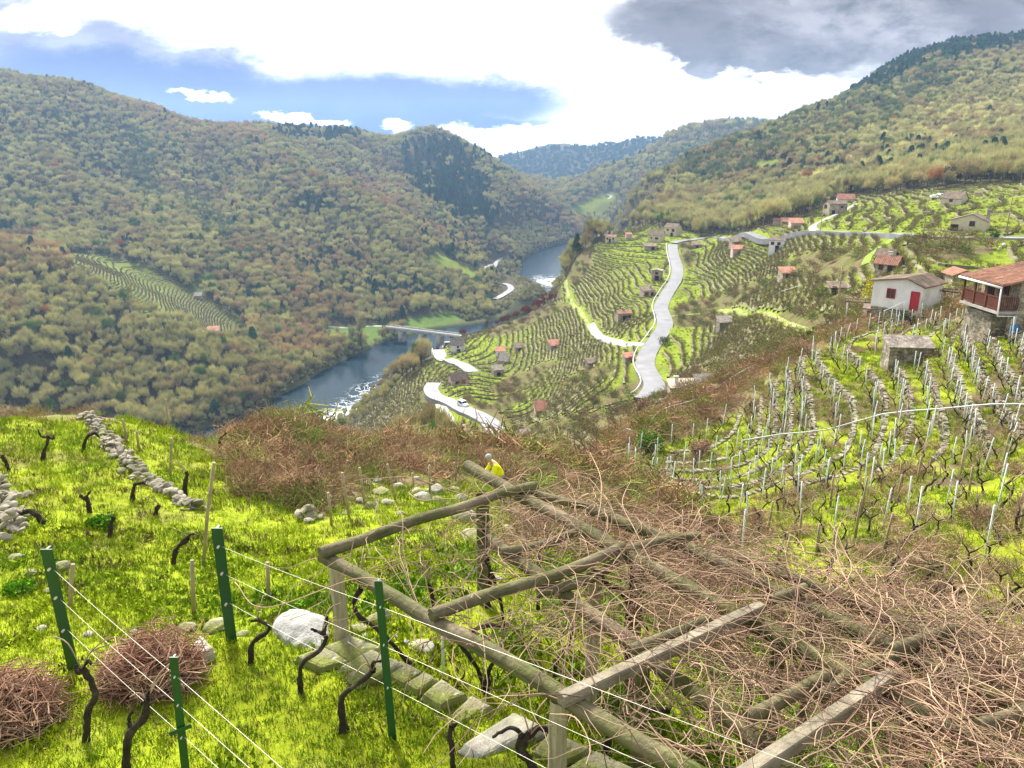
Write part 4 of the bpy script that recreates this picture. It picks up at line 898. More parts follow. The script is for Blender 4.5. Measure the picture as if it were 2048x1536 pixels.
# ------------------------------------------------------------------ buildings
M_tile = mat('clay_tiles', (.30, .15, .10), .9, .35, 1.6, (.22, .125, .085), .55, two=((.40, .22, .14), .6)); M_tileb = mat('weathered_tiles', (.21, .15, .11), .9, .35, 1.5, (.13, .105, .08), .5)
M_tileo = mat('orange_tiles', (.44, .20, .13), .9, .25, 1.5, (.30, .16, .11), .5); M_slate = mat('stone_roof', (.27, .235, .20), .95, .35, 2.5, (.18, .165, .14), .55, bump=.6)
M_wst = mat('masonry_stone', (.42, .36, .26), .95, .3, 2.4, (.30, .26, .19), .55, bump=.7); M_rub = mat('rubble_masonry', (.32, .28, .21), .95, .45, 2.8, (.17, .15, .11), .5, bump=1)
M_white = mat('whitewash', (.74, .73, .70), .85, .10, .9, (.56, .54, .46), .62); M_cream = mat('cream_render', (.58, .50, .36), .85, .12, 1.2); M_pink = mat('pink_render', (.52, .40, .33), .85, .15, 1.2)
M_red = mat('red_paint', (.42, .035, .04), .6, .12, 2); M_dkwood = mat('brown_painted_wood', (.12, .040, .022), .6, .25, 4); M_dark = mat('dark_opening', (.012, .012, .014), .5, .1); M_glass = mat('window_glass', (.03, .035, .045), .15, .1, spec=.6)
M_wht = mat('white_painted_metal', (.78, .78, .78), .4, .05); M_brick = mat('red_brick', (.36, .12, .07), .9, .3, 4); M_conc2 = mat('concrete', (.36, .34, .30), .9, .2, 2)
def stone_courses(m, scale=2.6):
    """lay a voronoi block pattern into a masonry material"""
    t = NT(m.node_tree); b = t.n['Principled BSDF']; co = t.node('ShaderNodeTexCoord').outputs['Object']
    v = t.node('ShaderNodeTexVoronoi'); v.feature = 'DISTANCE_TO_EDGE'; v.inputs['Scale'].default_value = scale; mp = t.node('ShaderNodeMapping'); mp.inputs['Scale'].default_value = (1, 1, 1.7); t.l.new(co, mp.inputs[0]); t.l.new(mp.outputs[0], v.inputs['Vector'])
    v2 = t.node('ShaderNodeTexVoronoi'); v2.inputs['Scale'].default_value = scale; t.l.new(mp.outputs[0], v2.inputs['Vector'])
    src = b.inputs['Base Color'].links[0].from_socket
    c = t.mix(1.0, src, t.ramp(v.outputs['Distance'], [(0, .35), (.06, 1)]), 'MULTIPLY')
    hs = t.node('ShaderNodeSeparateColor'); t.l.new(v2.outputs['Color'], hs.inputs[0]); c = t.mix(1.0, c, t.ramp(hs.outputs[0], [(0, .7), (1, 1.3)]), 'MULTIPLY')
    t.l.new(c, b.inputs['Base Color'])
stone_courses(M_wst, 2.2); stone_courses(M_rub, 3.2); stone_courses(M_slate, 3.0)
def roof_plane(mb, a, b_, c_, d, th=.1, waves=0):
    """a-b eave, d-c ridge"""
    a, b_, c_, d = [np.array(v, float) for v in (a, b_, c_, d)]; nrm = np.cross(b_-a, d-a); nrm /= np.linalg.norm(nrm)
    if nrm[2] < 0: nrm = -nrm
    nx = max(1, waves*4); ny = 6 if waves else 1; u = np.linspace(0, 1, nx+1)[:, None, None]; v = np.linspace(0, 1, ny+1)[None, :, None]
    P = (a*(1-u)+b_*u)*(1-v)+(d*(1-u)+c_*u)*v
    if waves: P = P+nrm*(np.abs(np.sin(u*waves*math.pi))*.07+.025*((v*ny) % 1 < .01)+rng.normal(0, .006, P.shape[:2]+(1,)))
    top = P+nrm*th; bot = P; n_ = (nx+1)*(ny+1); T_ = np.concatenate([top.reshape(-1, 3), bot.reshape(-1, 3)])
    i = np.arange(nx)[:, None]*(ny+1)+np.arange(ny)[None]; i = i.ravel(); f = [np.stack([i, i+ny+1, i+ny+2, i+1], -1), np.stack([i, i+1, i+ny+2, i+ny+1], -1)+n_]
    e = []
    for k in range(nx): e += [(k*(ny+1), k*(ny+1)+n_, (k+1)*(ny+1)+n_, (k+1)*(ny+1)), (k*(ny+1)+ny, (k+1)*(ny+1)+ny, (k+1)*(ny+1)+ny+n_, k*(ny+1)+ny+n_)]
    for k in range(ny): e += [(k, k+1, k+1+n_, k+n_), (nx*(ny+1)+k, nx*(ny+1)+k+n_, nx*(ny+1)+k+1+n_, nx*(ny+1)+k+1)]
    mb.add(T_, [f[0], f[1], np.array(e)])
def opening(root, kind, x, z, w_, h_, face, L, D, frame=M_dkwood, pane=M_dark, arch=False):
    """face: f front, r right, l left; x along the face from its middle, z of the sill"""
    R = {'f': 0, 'r': math.pi/2, 'l': -math.pi/2}[face]; off = {'f': D/2, 'r': L/2, 'l': L/2}[face]; Rm = rotz(R)
    def pt(u, v, o): return Rm@np.array([u, -off-o, v])
    t_ = max(.05, w_*.09)
    mb = MB()
    for u, v, ww, hh in ((x-w_/2, z+h_/2, t_, h_+t_), (x+w_/2, z+h_/2, t_, h_+t_), (x, z+h_+t_*.2, w_-t_, t_*.98), (x, z, w_-t_, t_)):
        mb.box(pt(u, v, .03), (ww, .10, hh), Rm)
    if kind == 'window': mb.box(pt(x, z+h_/2, .025), (t_*.7, .07, h_-t_*1.1), Rm)
    fr = mb.build(kind, frame, root); m2 = MB(); m2.box(pt(x, z+h_/2, .004), (w_-t_*.5, .05, h_-t_*.5), Rm); m2.build('pane' if kind == 'window' else 'leaf', pane, fr)
def house(px, py, w_, h, rot, label, cat='stone hut', roof='gable', rmat=M_tile, wmat=M_wst, dr=.75, rh=.28, ops=(), chim=None, y0=84, over=.25, name='stone_hut', waves=0, drop=1.5, group=None, skew=0):
    p = pick(px, py, y0); az = math.atan2(p.x, p.y); D_ = p.y*CT-p.z*ST; mpp = D_/FPX; L = w_*mpp; Hh = h*mpp*1.04; D = L*dr; root = empty(name, p, rot-az); tag(root, label, cat, group)
    cosr = abs(math.cos(rot))+dr*abs(math.sin(rot)); L /= cosr; D /= cosr; r_ = L*rh if roof == 'gable' else D*rh if roof != 'gable_y' else L*rh
    x, y = L/2, D/2; mb = MB()
    if roof == 'gable':      # ridge along x
        r_ = D*rh; v = [(-x, -y, -drop), (x, -y, -drop), (x, y, -drop), (-x, y, -drop), (-x, -y, Hh), (x, -y, Hh), (x, y, Hh), (-x, y, Hh), (-x, 0, Hh+r_), (x, 0, Hh+r_)]
        mb.add(v, [np.array([(0, 1, 5, 4), (2, 3, 7, 6), (3, 0, 4, 7), (1, 2, 6, 5)]), np.array([(4, 8, 7), (5, 6, 9)])])
    elif roof == 'gable_y':
        xs = skew*x; v = [(-x, -y, -drop), (x, -y, -drop), (x, y, -drop), (-x, y, -drop), (-x, -y, Hh), (x, -y, Hh), (x, y, Hh), (-x, y, Hh), (xs, -y, Hh+r_), (xs, y, Hh+r_)]
        mb.add(v, [np.array([(0, 1, 5, 4), (2, 3, 7, 6), (3, 0, 4, 7), (1, 2, 6, 5)]), np.array([(4, 5, 8), (6, 7, 9)])])
    else:                    # mono pitch, high at the back
        r_ = D*rh; v = [(-x, -y, -drop), (x, -y, -drop), (x, y, -drop), (-x, y, -drop), (-x, -y, Hh), (x, -y, Hh), (x, y, Hh+r_), (-x, y, Hh+r_)]
        mb.add(v, np.array([(0, 1, 5, 4), (2, 3, 7, 6), (3, 0, 4, 7), (1, 2, 6, 5)]))
    mb.build('wall', wmat, root)
    mb = MB(); o = over; sl = r_/(y if roof == 'gable' else D if roof == 'mono' else x); e = .02
    if roof == 'gable':
        for s_ in (-1, 1): roof_plane(mb, (-x-o, s_*(y+o), Hh-o*sl+e), (x+o, s_*(y+o), Hh-o*sl+e), (x+o, 0, Hh+r_+e), (-x-o, 0, Hh+r_+e), .10, waves)
    elif roof == 'gable_y':
        for s_ in (-1, 1):
            run = abs(s_*x-xs); k_ = r_/run; roof_plane(mb, (s_*(x+o), -y-o, Hh-o*k_+e), (s_*(x+o), y+o, Hh-o*k_+e), (xs, y+o, Hh+r_+e), (xs, -y-o, Hh+r_+e), .10, waves)
    else: roof_plane(mb, (-x-o, -y-o, Hh-o*sl+e), (x+o, -y-o, Hh-o*sl+e), (x+o, y+o, Hh+r_+o*sl+e), (-x-o, y+o, Hh+r_+o*sl+e), .12, waves)
    ro = mb.build('roof', rmat, root)
    if chim:
        cx, ct, cm = chim; cm = cm or wmat; m2 = MB(); hh = L*.13+.5; m2.box((cx*x, y*.25, Hh+r_*.6+hh*.3), (.5+L*.02, .5, hh+r_*.5)); c_ = m2.build('chimney', cm, ro); m3 = MB(); m3.box((cx*x, y*.25, Hh+r_*.85+hh*.86), (.72+L*.02, .72, .12)); m3.build('cap', M_conc2, root).name = 'chimney_cap'
    for (kind, ux, uz, uw, uh, face, fr, pn) in ops: opening(root, kind, ux*(x if face == 'f' else y), uz*Hh, uw, uh, face, L, D, fr, pn)
    return root, L, D, Hh, mpp
dk, gl = M_dark, M_glass
def W_(x, z=.4, w_=.7, h=.8, f='f', fr=M_dkwood): return ('window', x, z, w_, h, f, fr, gl)
def D_(x, w_=.9, h=1.7, f='f', fr=M_dkwood, pn=M_dark): return ('door', x, 0.02, w_, h, f, fr, pn)
HUTS = [
 # px, py, w, h, rot, label, kwargs
 (1915,566,60,17,.45,'stone hut with an orange tiled roof between the white house and the balcony house',dict(rmat=M_tileo,roof='gable_y',rh=.22,ops=[D_(.1,1.2,1.3,'f')],dr=1.1,waves=12)),
 (1776,546,50,19,-.35,'small stone house, brown red tiles and white chimney, above the yellow tree',dict(name='stone_house',cat='house',rmat=M_tile,rh=.45,chim=(-.1,0,M_white),ops=[W_(-.45),D_(.55,1.3,1.4)],waves=14)),
 (1772,520,40,10,-.3,'low stone hut with grey brown roof beside the mown grass path',dict(rmat=M_tileb,rh=.45)),
 (1673,585,38,11,.35,'low stone hut with brown lean-to roof left of the yellow tree',dict(rmat=M_tileb,roof='mono',rh=.3,ops=[D_(-.6,.7,1.2)])),
 (1575,556,38,11,.45,'stone hut with a pinkish orange roof just above the upper vineyard rail',dict(rmat=M_tileo,roof='mono',rh=.35,ops=[D_(-.4,.9,1.3)])),
 (1554,504,33,23,-.25,'white two-storey house with grey roof standing alone in the green terraces',dict(name='white_house',cat='house',rmat=M_tileb,wmat=M_white,rh=.25,ops=[W_(.3,.62,1,.9),W_(-.55,.62,1,.9),D_(.1,1.2,2.2)],dr=.6)),
 (1474,508,26,10,.3,'small pinkish hut with orange roof right of the road top',dict(rmat=M_tileo,roof='mono',rh=.35,wmat=M_pink,ops=[D_(.3,1.2,1.4)])),
 (1473,492,30,9,.5,'grey roofed stone hut on the upper terraces behind the small orange roofed hut',dict(rmat=M_tileb,roof='mono',rh=.3,ops=[W_(0,.4,.8,.6)])),
 (1393,496,20,7,.2,'tiny stone hut with brown roof just right of the top of the road',dict(rmat=M_tileb,roof='mono',rh=.3,ops=[D_(0,1.2,1.2)])),
 (1345,472,34,17,-.55,'large cream two-storey house with brown roof above the top of the road',dict(name='cream_house',cat='house',rmat=M_tileb,wmat=M_cream,rh=.35,ops=[W_(-.4,.6,1.2,1),W_(.5,.55,1.6,1.4),D_(.3,1.3,2)])),
 (1313,482,34,12,-.4,'cream single-storey house with brown roof left of the top of the road',dict(name='cream_house',cat='house',rmat=M_tileb,wmat=M_cream,rh=.4,ops=[W_(-.5,.4,.8,.8),W_(.3,.35,1.5,1)])),
 (1222,484,23,11,-.2,'cream house with low red roof alone on the left end of the spur',dict(name='cream_house',cat='house',rmat=M_tile,wmat=M_cream,rh=.2,ops=[D_(-.1,1,1.8),W_(-.6,.5,.8,.8),W_(.6,.5,.8,.8)],chim=(.1,0,None))),
 (1257,477,14,8,.3,'small pale red-roofed hut beside the lone house on the spur end',dict(rmat=M_tile,wmat=M_pink,roof='mono',rh=.3)),
 (1300,498,26,6,.1,'low stone terrace shed with dark roof below the single-storey cream house',dict(rmat=M_tileb,roof='mono',rh=.2,ops=[D_(.4,1.5,1.2)])),
 (1314,560,22,19,-.25,'tall narrow tan stone hut left of the winding road',dict(rmat=M_wst,wmat=M_wst,roof='gable_y',rh=.12,ops=[W_(0,.62,1,1),D_(.1,1.6,1.8)],dr=.7)),
 (1294,592,31,12,.5,'white and pink hut with grey roof just below the tan hut by the road',dict(rmat=M_tileb,wmat=M_pink,roof='mono',rh=.25,ops=[W_(-.5,.2,1.5,1.2,'f'),D_(.5,1,1.6)],chim=(.6,0,None))),
 (1246,640,34,15,.35,'stone house with red roof and terrace midway between river track and road',dict(name='stone_house',cat='house',rmat=M_tile,rh=.2,ops=[D_(0,1.6,1.8),W_(.6,.4,1,1)],chim=(-.1,0,None))),
 (1108,696,27,7,.5,'hut with bright orange roof in the middle vine rows',dict(rmat=M_tileo,roof='mono',rh=.45,wmat=M_conc2)),
 (1183,732,26,8,.45,'brown roofed stone hut between the orange roofed hut and the road',dict(rmat=M_tileb,roof='mono',rh=.35,ops=[D_(.2,1,1.4)])),
 (1257,724,24,11,.4,'hut with pinkish roof and red door beside the lower bend of the road',dict(rmat=M_tileo,roof='mono',rh=.35,wmat=M_conc2,ops=[D_(.2,1.4,1.7,'f',M_red,M_red)])),
 (1081,829,27,11,.3,'stone hut with orange red roof alone in the lower right vines',dict(rmat=M_tileo,roof='mono',rh=.75,ops=[D_(.2,1.6,1.2)],wmat=M_cream)),
 (1051,874,21,7,.4,'tiny grey stone hut at the foot of the vines behind the scrub',dict(rmat=M_slate,roof='mono',rh=.4,ops=[D_(.2,.7,.8)])),
 (916,704,29,17,-.25,'white two-storey house with pale roof inside the hairpin bend',dict(name='white_house',cat='house',rmat=M_slate,wmat=M_white,rh=.55,ops=[W_(.2,.6,.9,1),D_(.3,1.6,1.8,'f',M_brick)],over=.5)),
 (1001,711,19,10,-.1,'white walled hut with orange roof, upper of the pair near the hairpin',dict(rmat=M_tileo,wmat=M_white,roof='mono',rh=.4,ops=[D_(0,1.4,1.4)])),
 (1038,700,22,6,.3,'brown roofed hut in the vines right of the pair of huts',dict(rmat=M_tileb,roof='mono',rh=.4,ops=[D_(0,1.2,1)])),
 (1008,726,24,6,-.3,'low hut with pinkish grey roof, lower of the pair near the hairpin',dict(rmat=M_slate,wmat=M_conc2,roof='mono',rh=.7)),
 (995,750,25,12,.35,'grey brown stone hut above the vines right of the hairpin road end',dict(rmat=M_slate,roof='mono',rh=.35,ops=[D_(0,1.4,1.3)])),
 (917,768,40,13,.25,'pinkish stone house with brown roof and brick red base between the two bends',dict(name='stone_house',cat='house',rmat=M_tileb,wmat=M_pink,roof='gable',rh=.4,ops=[D_(-.3,1.4,1.6),D_(.4,1.4,1.9,'f',M_brick,M_brick)])),
 (785,876,30,7,-.2,'orange tiled roof of a hut showing just above the scrub',dict(rmat=M_tileo,roof='gable',rh=.7,y0=90)),
 (892,880,104,6,.03,'long low building with grey slab roof and brick chimney just above the scrub',dict(name='long_shed',cat='shed',rmat=M_slate,roof='mono',rh=.35,dr=.25,chim=(.66,0,M_brick),y0=90)),
 (1449,658,34,15,.35,'old grey stone hut with lean-to roof below the grassy track',dict(rmat=M_slate,wmat=M_rub,roof='mono',rh=.35,ops=[D_(.25,1.1,1.3)])),
 (1365,781,60,10,.3,'long low pinkish hut with white chimney by the near road end',dict(rmat=M_pink,wmat=M_pink,roof='mono',rh=.3,chim=(-.5,0,M_white),dr=.5,ops=[D_(.5,1.2,1.2,'f',M_red,M_red)])),
 (1420,772,62,7,.4,'long tan roofed shed half hidden by brush beside the near end of the road',dict(name='long_shed',cat='shed',rmat=M_slate,roof='mono',rh=.5,dr=.4)),
 (1669,428,44,20,.45,'two-storey stone house with wooden balcony on the far upper terraces',dict(name='stone_house',cat='house',rmat=M_tileb,rh=.2,ops=[W_(.4,.62,.9,.8),D_(-.5,1.2,1.6),('window',-.3,.55,2.2,1.3,'l',M_dkwood,M_dark)],roof='gable')),
 (1690,406,34,8,.1,'white walled house with pale red roof behind the far stone balcony house',dict(name='white_house',cat='house',rmat=M_tileo,wmat=M_white,roof='gable',rh=.4)),
 (1907,410,47,13,-.4,'cream stone house with dark roof and chimney on the topmost right terraces',dict(name='stone_house',cat='house',rmat=M_tileb,wmat=M_cream,rh=.4,ops=[W_(0,.5,1,.8)],chim=(.6,0,M_wst))),
 (1956,392,12,6,0,'tiny pale hut right of the topmost stone house',dict(wmat=M_pink,rmat=M_tileb,roof='mono',rh=.2)),
 (1938,462,68,21,-.12,'tan stone house with broad gable and arched dark window above the upper road',dict(name='stone_house',cat='house',rmat=M_tileb,wmat=M_cream,roof='gable_y',rh=.20,skew=.15,dr=.8,ops=[W_(.2,.55,1,1),D_(-.75,1.4,1.4)],chim=(.9,0,M_wst))),
 (1553,449,14,8,0,'leftmost of the three orange roofed huts at the wood edge',dict(rmat=M_tileo,wmat=M_pink,roof='mono',rh=.3)),
 (1572,449,22,6,.2,'middle hut of the three orange roofed huts at the wood edge',dict(rmat=M_tileo,wmat=M_pink,roof='mono',rh=.4)),
 (1592,454,30,8,.3,'rightmost and widest of the three orange roofed huts at the wood edge',dict(rmat=M_tileo,wmat=M_pink,roof='mono',rh=.4)),
 (427,670,25,9,-.2,'white hut with orange roof at the foot of the left bank terraces',dict(rmat=M_tileo,wmat=M_white,roof='mono',rh=.4,y0=300,ops=[D_(0,1.3,1.8)])),
 (397,597,16,6,-.2,'small grey roofed hut beside the bright meadow on the left bank',dict(rmat=M_slate,roof='mono',rh=.5,y0=300)),
 (687,634,12,6,0,'little pinkish hut in the woods behind the left bank of the river',dict(rmat=M_tileo,wmat=M_pink,roof='mono',rh=.4,y0=300)),
]
for a in HUTS: house(*a[:6], **a[6])
# ---- white house with red doors
az = None
r_, L_, D__, H_, mpp = house(1806, 632, 122, 66, -.42, 'whitewashed house with red door, red window and brown tiled roof right of the yellow tree', 'house', 'gable_y', M_tileb, M_white, .85, .12, (), None, 60, .35, 'white_house', 26, 2.5, None, .35)
def mk(root, nm, fn, m_):
    mb = MB(); fn(mb); return mb.build(nm, m_, root)
x, y = L_/2, D__/2; z1 = H_*.42
opening(r_, 'window', -x*.22, z1+H_*.16, .85, .95, 'f', L_, D__, M_red, gl); opening(r_, 'door', x*.74, z1-.3, .82, 1.85, 'f', L_, D__, M_red, M_red)
mk(r_, 'stone_base', lambda mb: mb.box((-.1*x, -y-.06, z1*.30-.3), (x*1.7, .14, z1*.75+.6)), M_rub)
for k in range(7): mk(r_, 'step', lambda mb: mb.box((x*.70-k*.30, -y-.62, z1-.42-k*.19-.5), (.31, 1.0, 1.0)), M_conc2)
mk(r_, 'handrail', lambda mb: (mb.tube([(x*.55, -y-1.14, z1+.62), (x*.55-2.0, -y-1.14, z1-.68)], .035, 5), mb.tube([(x*.55, -y-1.14, z1-.3), (x*.55, -y-1.14, z1+.62)], .03, 5), mb.tube([(x*.55-1.9, -y-1.14, z1-1.5), (x*.55-1.9, -y-1.14, z1-.6)], .03, 5)), M_wht)
h2, L2, D2, H2, mpp = house(1745, 640, 36, 22, -.2, 'tiny white lean-to with a red door at the lower left corner of the white house', 'shed', 'mono', M_tileb, M_white, .8, .15, [('door', -.05, .02, .85, 1.05, 'f', M_red, M_red)], None, 60, .15, 'lean_to')
# vine arbour beside it
def arbour(px, py, w_, h, label, nx=3, y0=50):
    p = pick(px, py, y0); mpp = (p.y*CT-p.z*ST)/FPX; w_ *= mpp; h *= mpp; root = empty('vine_arbour', p, -math.atan2(p.x, p.y)); tag(root, label, 'arbour')
    for i in range(nx):
        for j in (0, 1):
            q = (-w_/2+w_*i/(nx-1), j*2.0); zg = -.6; mb = MB(); mb.tube([(q[0], q[1], zg), (q[0]+rng.normal(0, .05), q[1], h)], .06, 6); mb.build('post', M_conc2, root)
    for j in (0, 1): mk(root, 'beam', lambda mb: mb.tube([(-w_/2-.3, j*2.0, h+.03), (0, j*2.0, h+.08), (w_/2+.3, j*2.0, h)], .055, 6), M_vine)
    for i in range(nx): mk(root, 'beam', lambda mb: mb.tube([(-w_/2+w_*i/(nx-1), -.3, h+.14), (-w_/2+w_*i/(nx-1), 2.3, h+.14)], .04, 5), M_vine)
    def cn(mb):
        for k in range(50):
            a = np.array([rng.uniform(-w_/2, w_/2), rng.uniform(-.3, 2.3), h+.15]); P = [a]
            for q in range(3): P.append(P[-1]+np.append(rng.normal(0, .35, 2), rng.normal(0, .1)))
            mb.tube(P, .016, 3, cap=False)
    mk(root, 'canes', cn, M_cane)['kind'] = 'stuff'
arbour(1868, 622, 60, 40, 'dark vine arbour on concrete posts right of the white house', 4)
arbour(1725, 640, 62, 34, 'flat wooden vine arbour left of the lower red door', 3)
# yellow-leaved tree
ytm = leaf_mat('yellow_leaves'); p = pick(1742, 622, 60); root = empty('yellow_tree', p); tag(root, 'round bushy tree with yellow green leaves against the left end of the white house', 'tree')
mb = MB(); mb.tube([(0, 0, -.5), (.1, 0, 1.2), (.2, .1, 2.6)], [.16, .12, .07], 7)
for k in range(5): mb.tube([(.1, 0, 1.2), (math.cos(k*1.3)*.7, math.sin(k*1.3)*.7, 2.3)], [.06, .03], 5)
mb.build('trunk', M_bark, root); mb = MB(); r9 = np.random.default_rng(9); cs = []
for k in range(26):
    a = r9.random()*6.28; rr = r9.random()**.5*1.25; z = r9.uniform(.9, 3.9); rr *= math.sin(min(1, (z-.4)/2)*1.6) if z < 2.4 else math.sqrt(max(.1, 1-((z-2.4)/2)**2)); cc_ = np.array([math.cos(a)*rr, math.sin(a)*rr, z]); u = r9.normal(size=(60, 3)); u /= np.linalg.norm(u, axis=1)[:, None]; cs.append(cc_+u*.5*r9.random((60, 1))**.4)
c_ = np.vstack(cs); mb.add(leaf_quads(c_, r9.uniform(.10, .2, len(c_)), r9, .3).reshape(-1, 3), np.arange(len(c_)*4).reshape(-1, 4)); o = mb.build('crown', ytm, root); face_shade(o.data, r9.random(len(c_))); o['tint'] = [.46, .42, .03]; root.rotation_euler.z = 0
# ---- big balcony house at the right edge
p = pick(2022, 676, 30); az = math.atan2(p.x, p.y); mpp = (p.y*CT-p.z*ST)/FPX; root = empty('balcony_house', p, .62-az); tag(root, 'large stone house with brown wooden balcony and red tiled roof at the right edge', 'house')
BL, BD, B1, B2 = 8.0, 4.2, 55*mpp, 112*mpp     # corner of the house at the origin: long wall along +x, balcony wall along +y
RX = BL/2; RZ_ = B2+RX*.20
mk(root, 'wall', lambda mb: mb.add([(0, 0, -2), (BL, 0, -2), (BL, BD, -2), (0, BD, -2), (0, 0, B2), (BL, 0, B2), (BL, BD, B2), (0, BD, B2), (RX, 0, RZ_), (RX, BD, RZ_)], [np.array([(0, 1, 5, 4), (1, 2, 6, 5), (2, 3, 7, 6), (3, 0, 4, 7)]), np.array([(4, 5, 8), (6, 7, 9)])]), M_wst)
def rf(mb):
    zo = -1.55*.20
    roof_plane(mb, (-1.55, -.35, B2+zo+.03), (-1.55, BD+.35, B2+zo+.03), (RX, BD+.35, RZ_+.03), (RX, -.35, RZ_+.03), .12, 22); roof_plane(mb, (BL+.4, -.35, B2-.13), (BL+.4, BD+.35, B2-.13), (RX, BD+.35, RZ_+.03), (RX, -.35, RZ_+.03), .12, 22)
mk(root, 'roof', rf, M_tile)
bal = mk(root, 'balcony', lambda mb: (mb.box((-.75, BD/2-.1, B1-.1), (1.5, BD+.3, .2))), M_conc2)
for yy_ in (-.15, 1.35, 2.75, BD-.1): mk(bal, 'post', lambda mb: mb.box((-1.42, yy_, (B1+B2)/2-.12), (.14, .14, B2-B1-.24)), M_dkwood)
def railb(mb):
    mb.box((-1.42, BD/2-.1, B1+.95), (.09, BD, .09)); mb.box((-1.42, BD/2-.1, B1+.12), (.07, BD, .07))
    for k in range(38): mb.box((-1.42, -.1+k*(BD/38), B1+.53), (.03, .08, .76))
    mb.box((-.75, -.2, B1+.95), (1.2, .09, .09)); mb.box((-.75, -.2, B1+.12), (1.2, .07, .07))
    for k in range(9): mb.box((-1.3+k*.15, -.2, B1+.53), (.06, .03, .76))
mk(bal, 'railing', railb, M_dkwood)
for z_, yc in ((.9, 1.6), (.0, 3.2)):
    R90 = rotz(-math.pi/2); w3 = mk(root, 'window' if z_ else 'door', lambda mb: mb.box((-.04, yc, B1+z_+(.6 if z_ else 1.0)), (.1, 1.0, 1.2 if z_ else 2.0)), M_dkwood)
    mk(w3, 'pane', lambda mb: mb.box((-.08, yc, B1+z_+(.6 if z_ else 1.0)), (.06, .7, .9 if z_ else 1.5)), M_dark)
mk(root, 'gutter', lambda mb: (mb.tube([(-1.62, -.4, B2-.32), (-1.62, BD+.4, B2-.32)], .08, 6)), M_wht)
mk(root, 'downpipe', lambda mb: mb.tube([(-1.60, -.34, B2-.32), (-1.52, -.32, B1-.1), (-1.5, -.32, B1-.3), (-.1, -.2, B1-.35), (-.1, -.2, -1)], .055, 6), M_wht)
mk(root, 'brick_pillar', lambda mb: mb.box((1.6, -.12, B1*.35), (.55, .22, B1*1.1)), M_brick)
mk(root, 'stone_base', lambda mb: mb.box((-.55, BD/2+.3, B1*.5-1.2), (1.1, BD-1, B1+1.5)), M_rub)
# ---- dry-stone hut in the vineyard
house(1812, 722, 92, 30, .38, 'old dry stone hut with a mossy slab roof in the middle of the right vineyard', 'stone hut', 'mono', M_slate, M_rub, .5, .30, (), None, 30, .12, 'stone_hut', 0, 1.2)

# ------------------------------------------------------------------ foreground: posts, wires, vines, stones, pergola
def at_px(px, py, Y): s, e = ray(px, py); return np.array([s*Y, Y, e*Y])
def at_h(px, py, z): s, e = ray(px, py); Y = z/e; return np.array([s*Y, Y, z])
M_green = mat('green_paint', (.004, .065, .016), .45, .15, 6, (.35, .40, .36), .80, spec=.5); M_wire = mat('galvanised_wire', (.62, .60, .50), .45, .1, metal=.3)
M_lichen = mat('lichened_granite', (.46, .42, .31), .95, .35, 5, (.17, .19, .045), .43, bump=.9, two=((.50, .49, .42), .66)); M_whitest = mat('white_granite', (.34, .34, .32), .9, .2, 6, (.46, .45, .42), .66, bump=.6, two=((.30, .29, .26), .75))
M_log = mat('mossy_round_timber', (.19, .155, .10), .9, .4, 2.0, (.10, .115, .03), .47, bump=.7, bscale=14); M_sq = mat('grey_squared_timber', (.28, .245, .18), .9, .3, 2.5, (.18, .155, .095), .52, bump=.6, bscale=12)
def grain(m):
    t = NT(m.node_tree); b = t.n['Principled BSDF']; co = t.node('ShaderNodeTexCoord').outputs['Object']; mp = t.node('ShaderNodeMapping'); mp.inputs['Scale'].default_value = (26, 26, 1.3); t.l.new(co, mp.inputs[0])
    src = b.inputs['Base Color'].links[0].from_socket; c = t.mix(1.0, src, t.ramp(t.noise(1.0, 5, .6, mp.outputs[0]), [(.3, .6), (.5, 1.0), (.72, 1.25)]), 'MULTIPLY'); t.l.new(c, b.inputs['Base Color'])
grain(M_log); grain(M_sq)
# green posts
def green_post(top, base, wd, label, y0=3, plate=False):
    p = pick(base[0], base[1], y0); Y = p.y; q = at_px(top[0], top[1], Y); b_ = np.array(p); w_ = wd; root = empty('green_post', b_); tag(root, label, 'post', 'green metal posts of the front vine row')
    mb = MB(); h = q-b_; t_ = h/np.linalg.norm(h); n_ = 14
    P = [(-w_, -w_*.5), (w_, -w_*.5), (w_, -w_*.3), (w_*.22, -w_*.2), (w_*.22, w_*.75), (-w_*.22, w_*.75), (-w_*.22, -w_*.2), (-w_, -w_*.3)]
    V = np.array([[x+h[0]*z, y+h[1]*z, h[2]*z] for z in np.concatenate([[-.22], np.linspace(0, 1, n_)]) for x, y in P]); m_ = len(P); i = np.arange(n_)[:, None]*m_+np.arange(m_)[None]; j = np.arange(n_)[:, None]*m_+(np.arange(m_)[None]+1) % m_
    mb.add(V, np.stack([i, j, j+m_, i+m_], -1).reshape(-1, 4)); k = n_*m_; mb.f.append((np.array([[k, k+1, k+2, k+7], [k+3, k+4, k+5, k+6]]), False, 0)); mb.build('shaft', M_green, root)
    for z in (.35, .62, .85):
        m2 = MB(); m2.tube([np.array([0, -w_*1.1, 0])+h*z, np.array([0, w_*.3, 0])+h*z], w_*.22, 6); m2.build('wire_clip', M_wire, root)
    if plate: m3 = MB(); m3.box(h*.42+(0, -w_*.9, 0), (.20, .012, .035), roteul(0, -.42, 0)); m3.build('cross_plate', M_green, root)
    return root, b_, q
gp = {}
gp['a'] = green_post((95,1096), (150,1338), .058, 'thick green metal post farthest left, leaning right above the nearest vine')
gp['b'] = green_post((435,1054), (465,1281), .058, 'thick green metal post behind the brushwood pile, beside the flat stones')
gp['c'] = green_post((348,1312), (374,1552), .034, 'thin green metal post with a crosswise plate at the bottom left', plate=True)
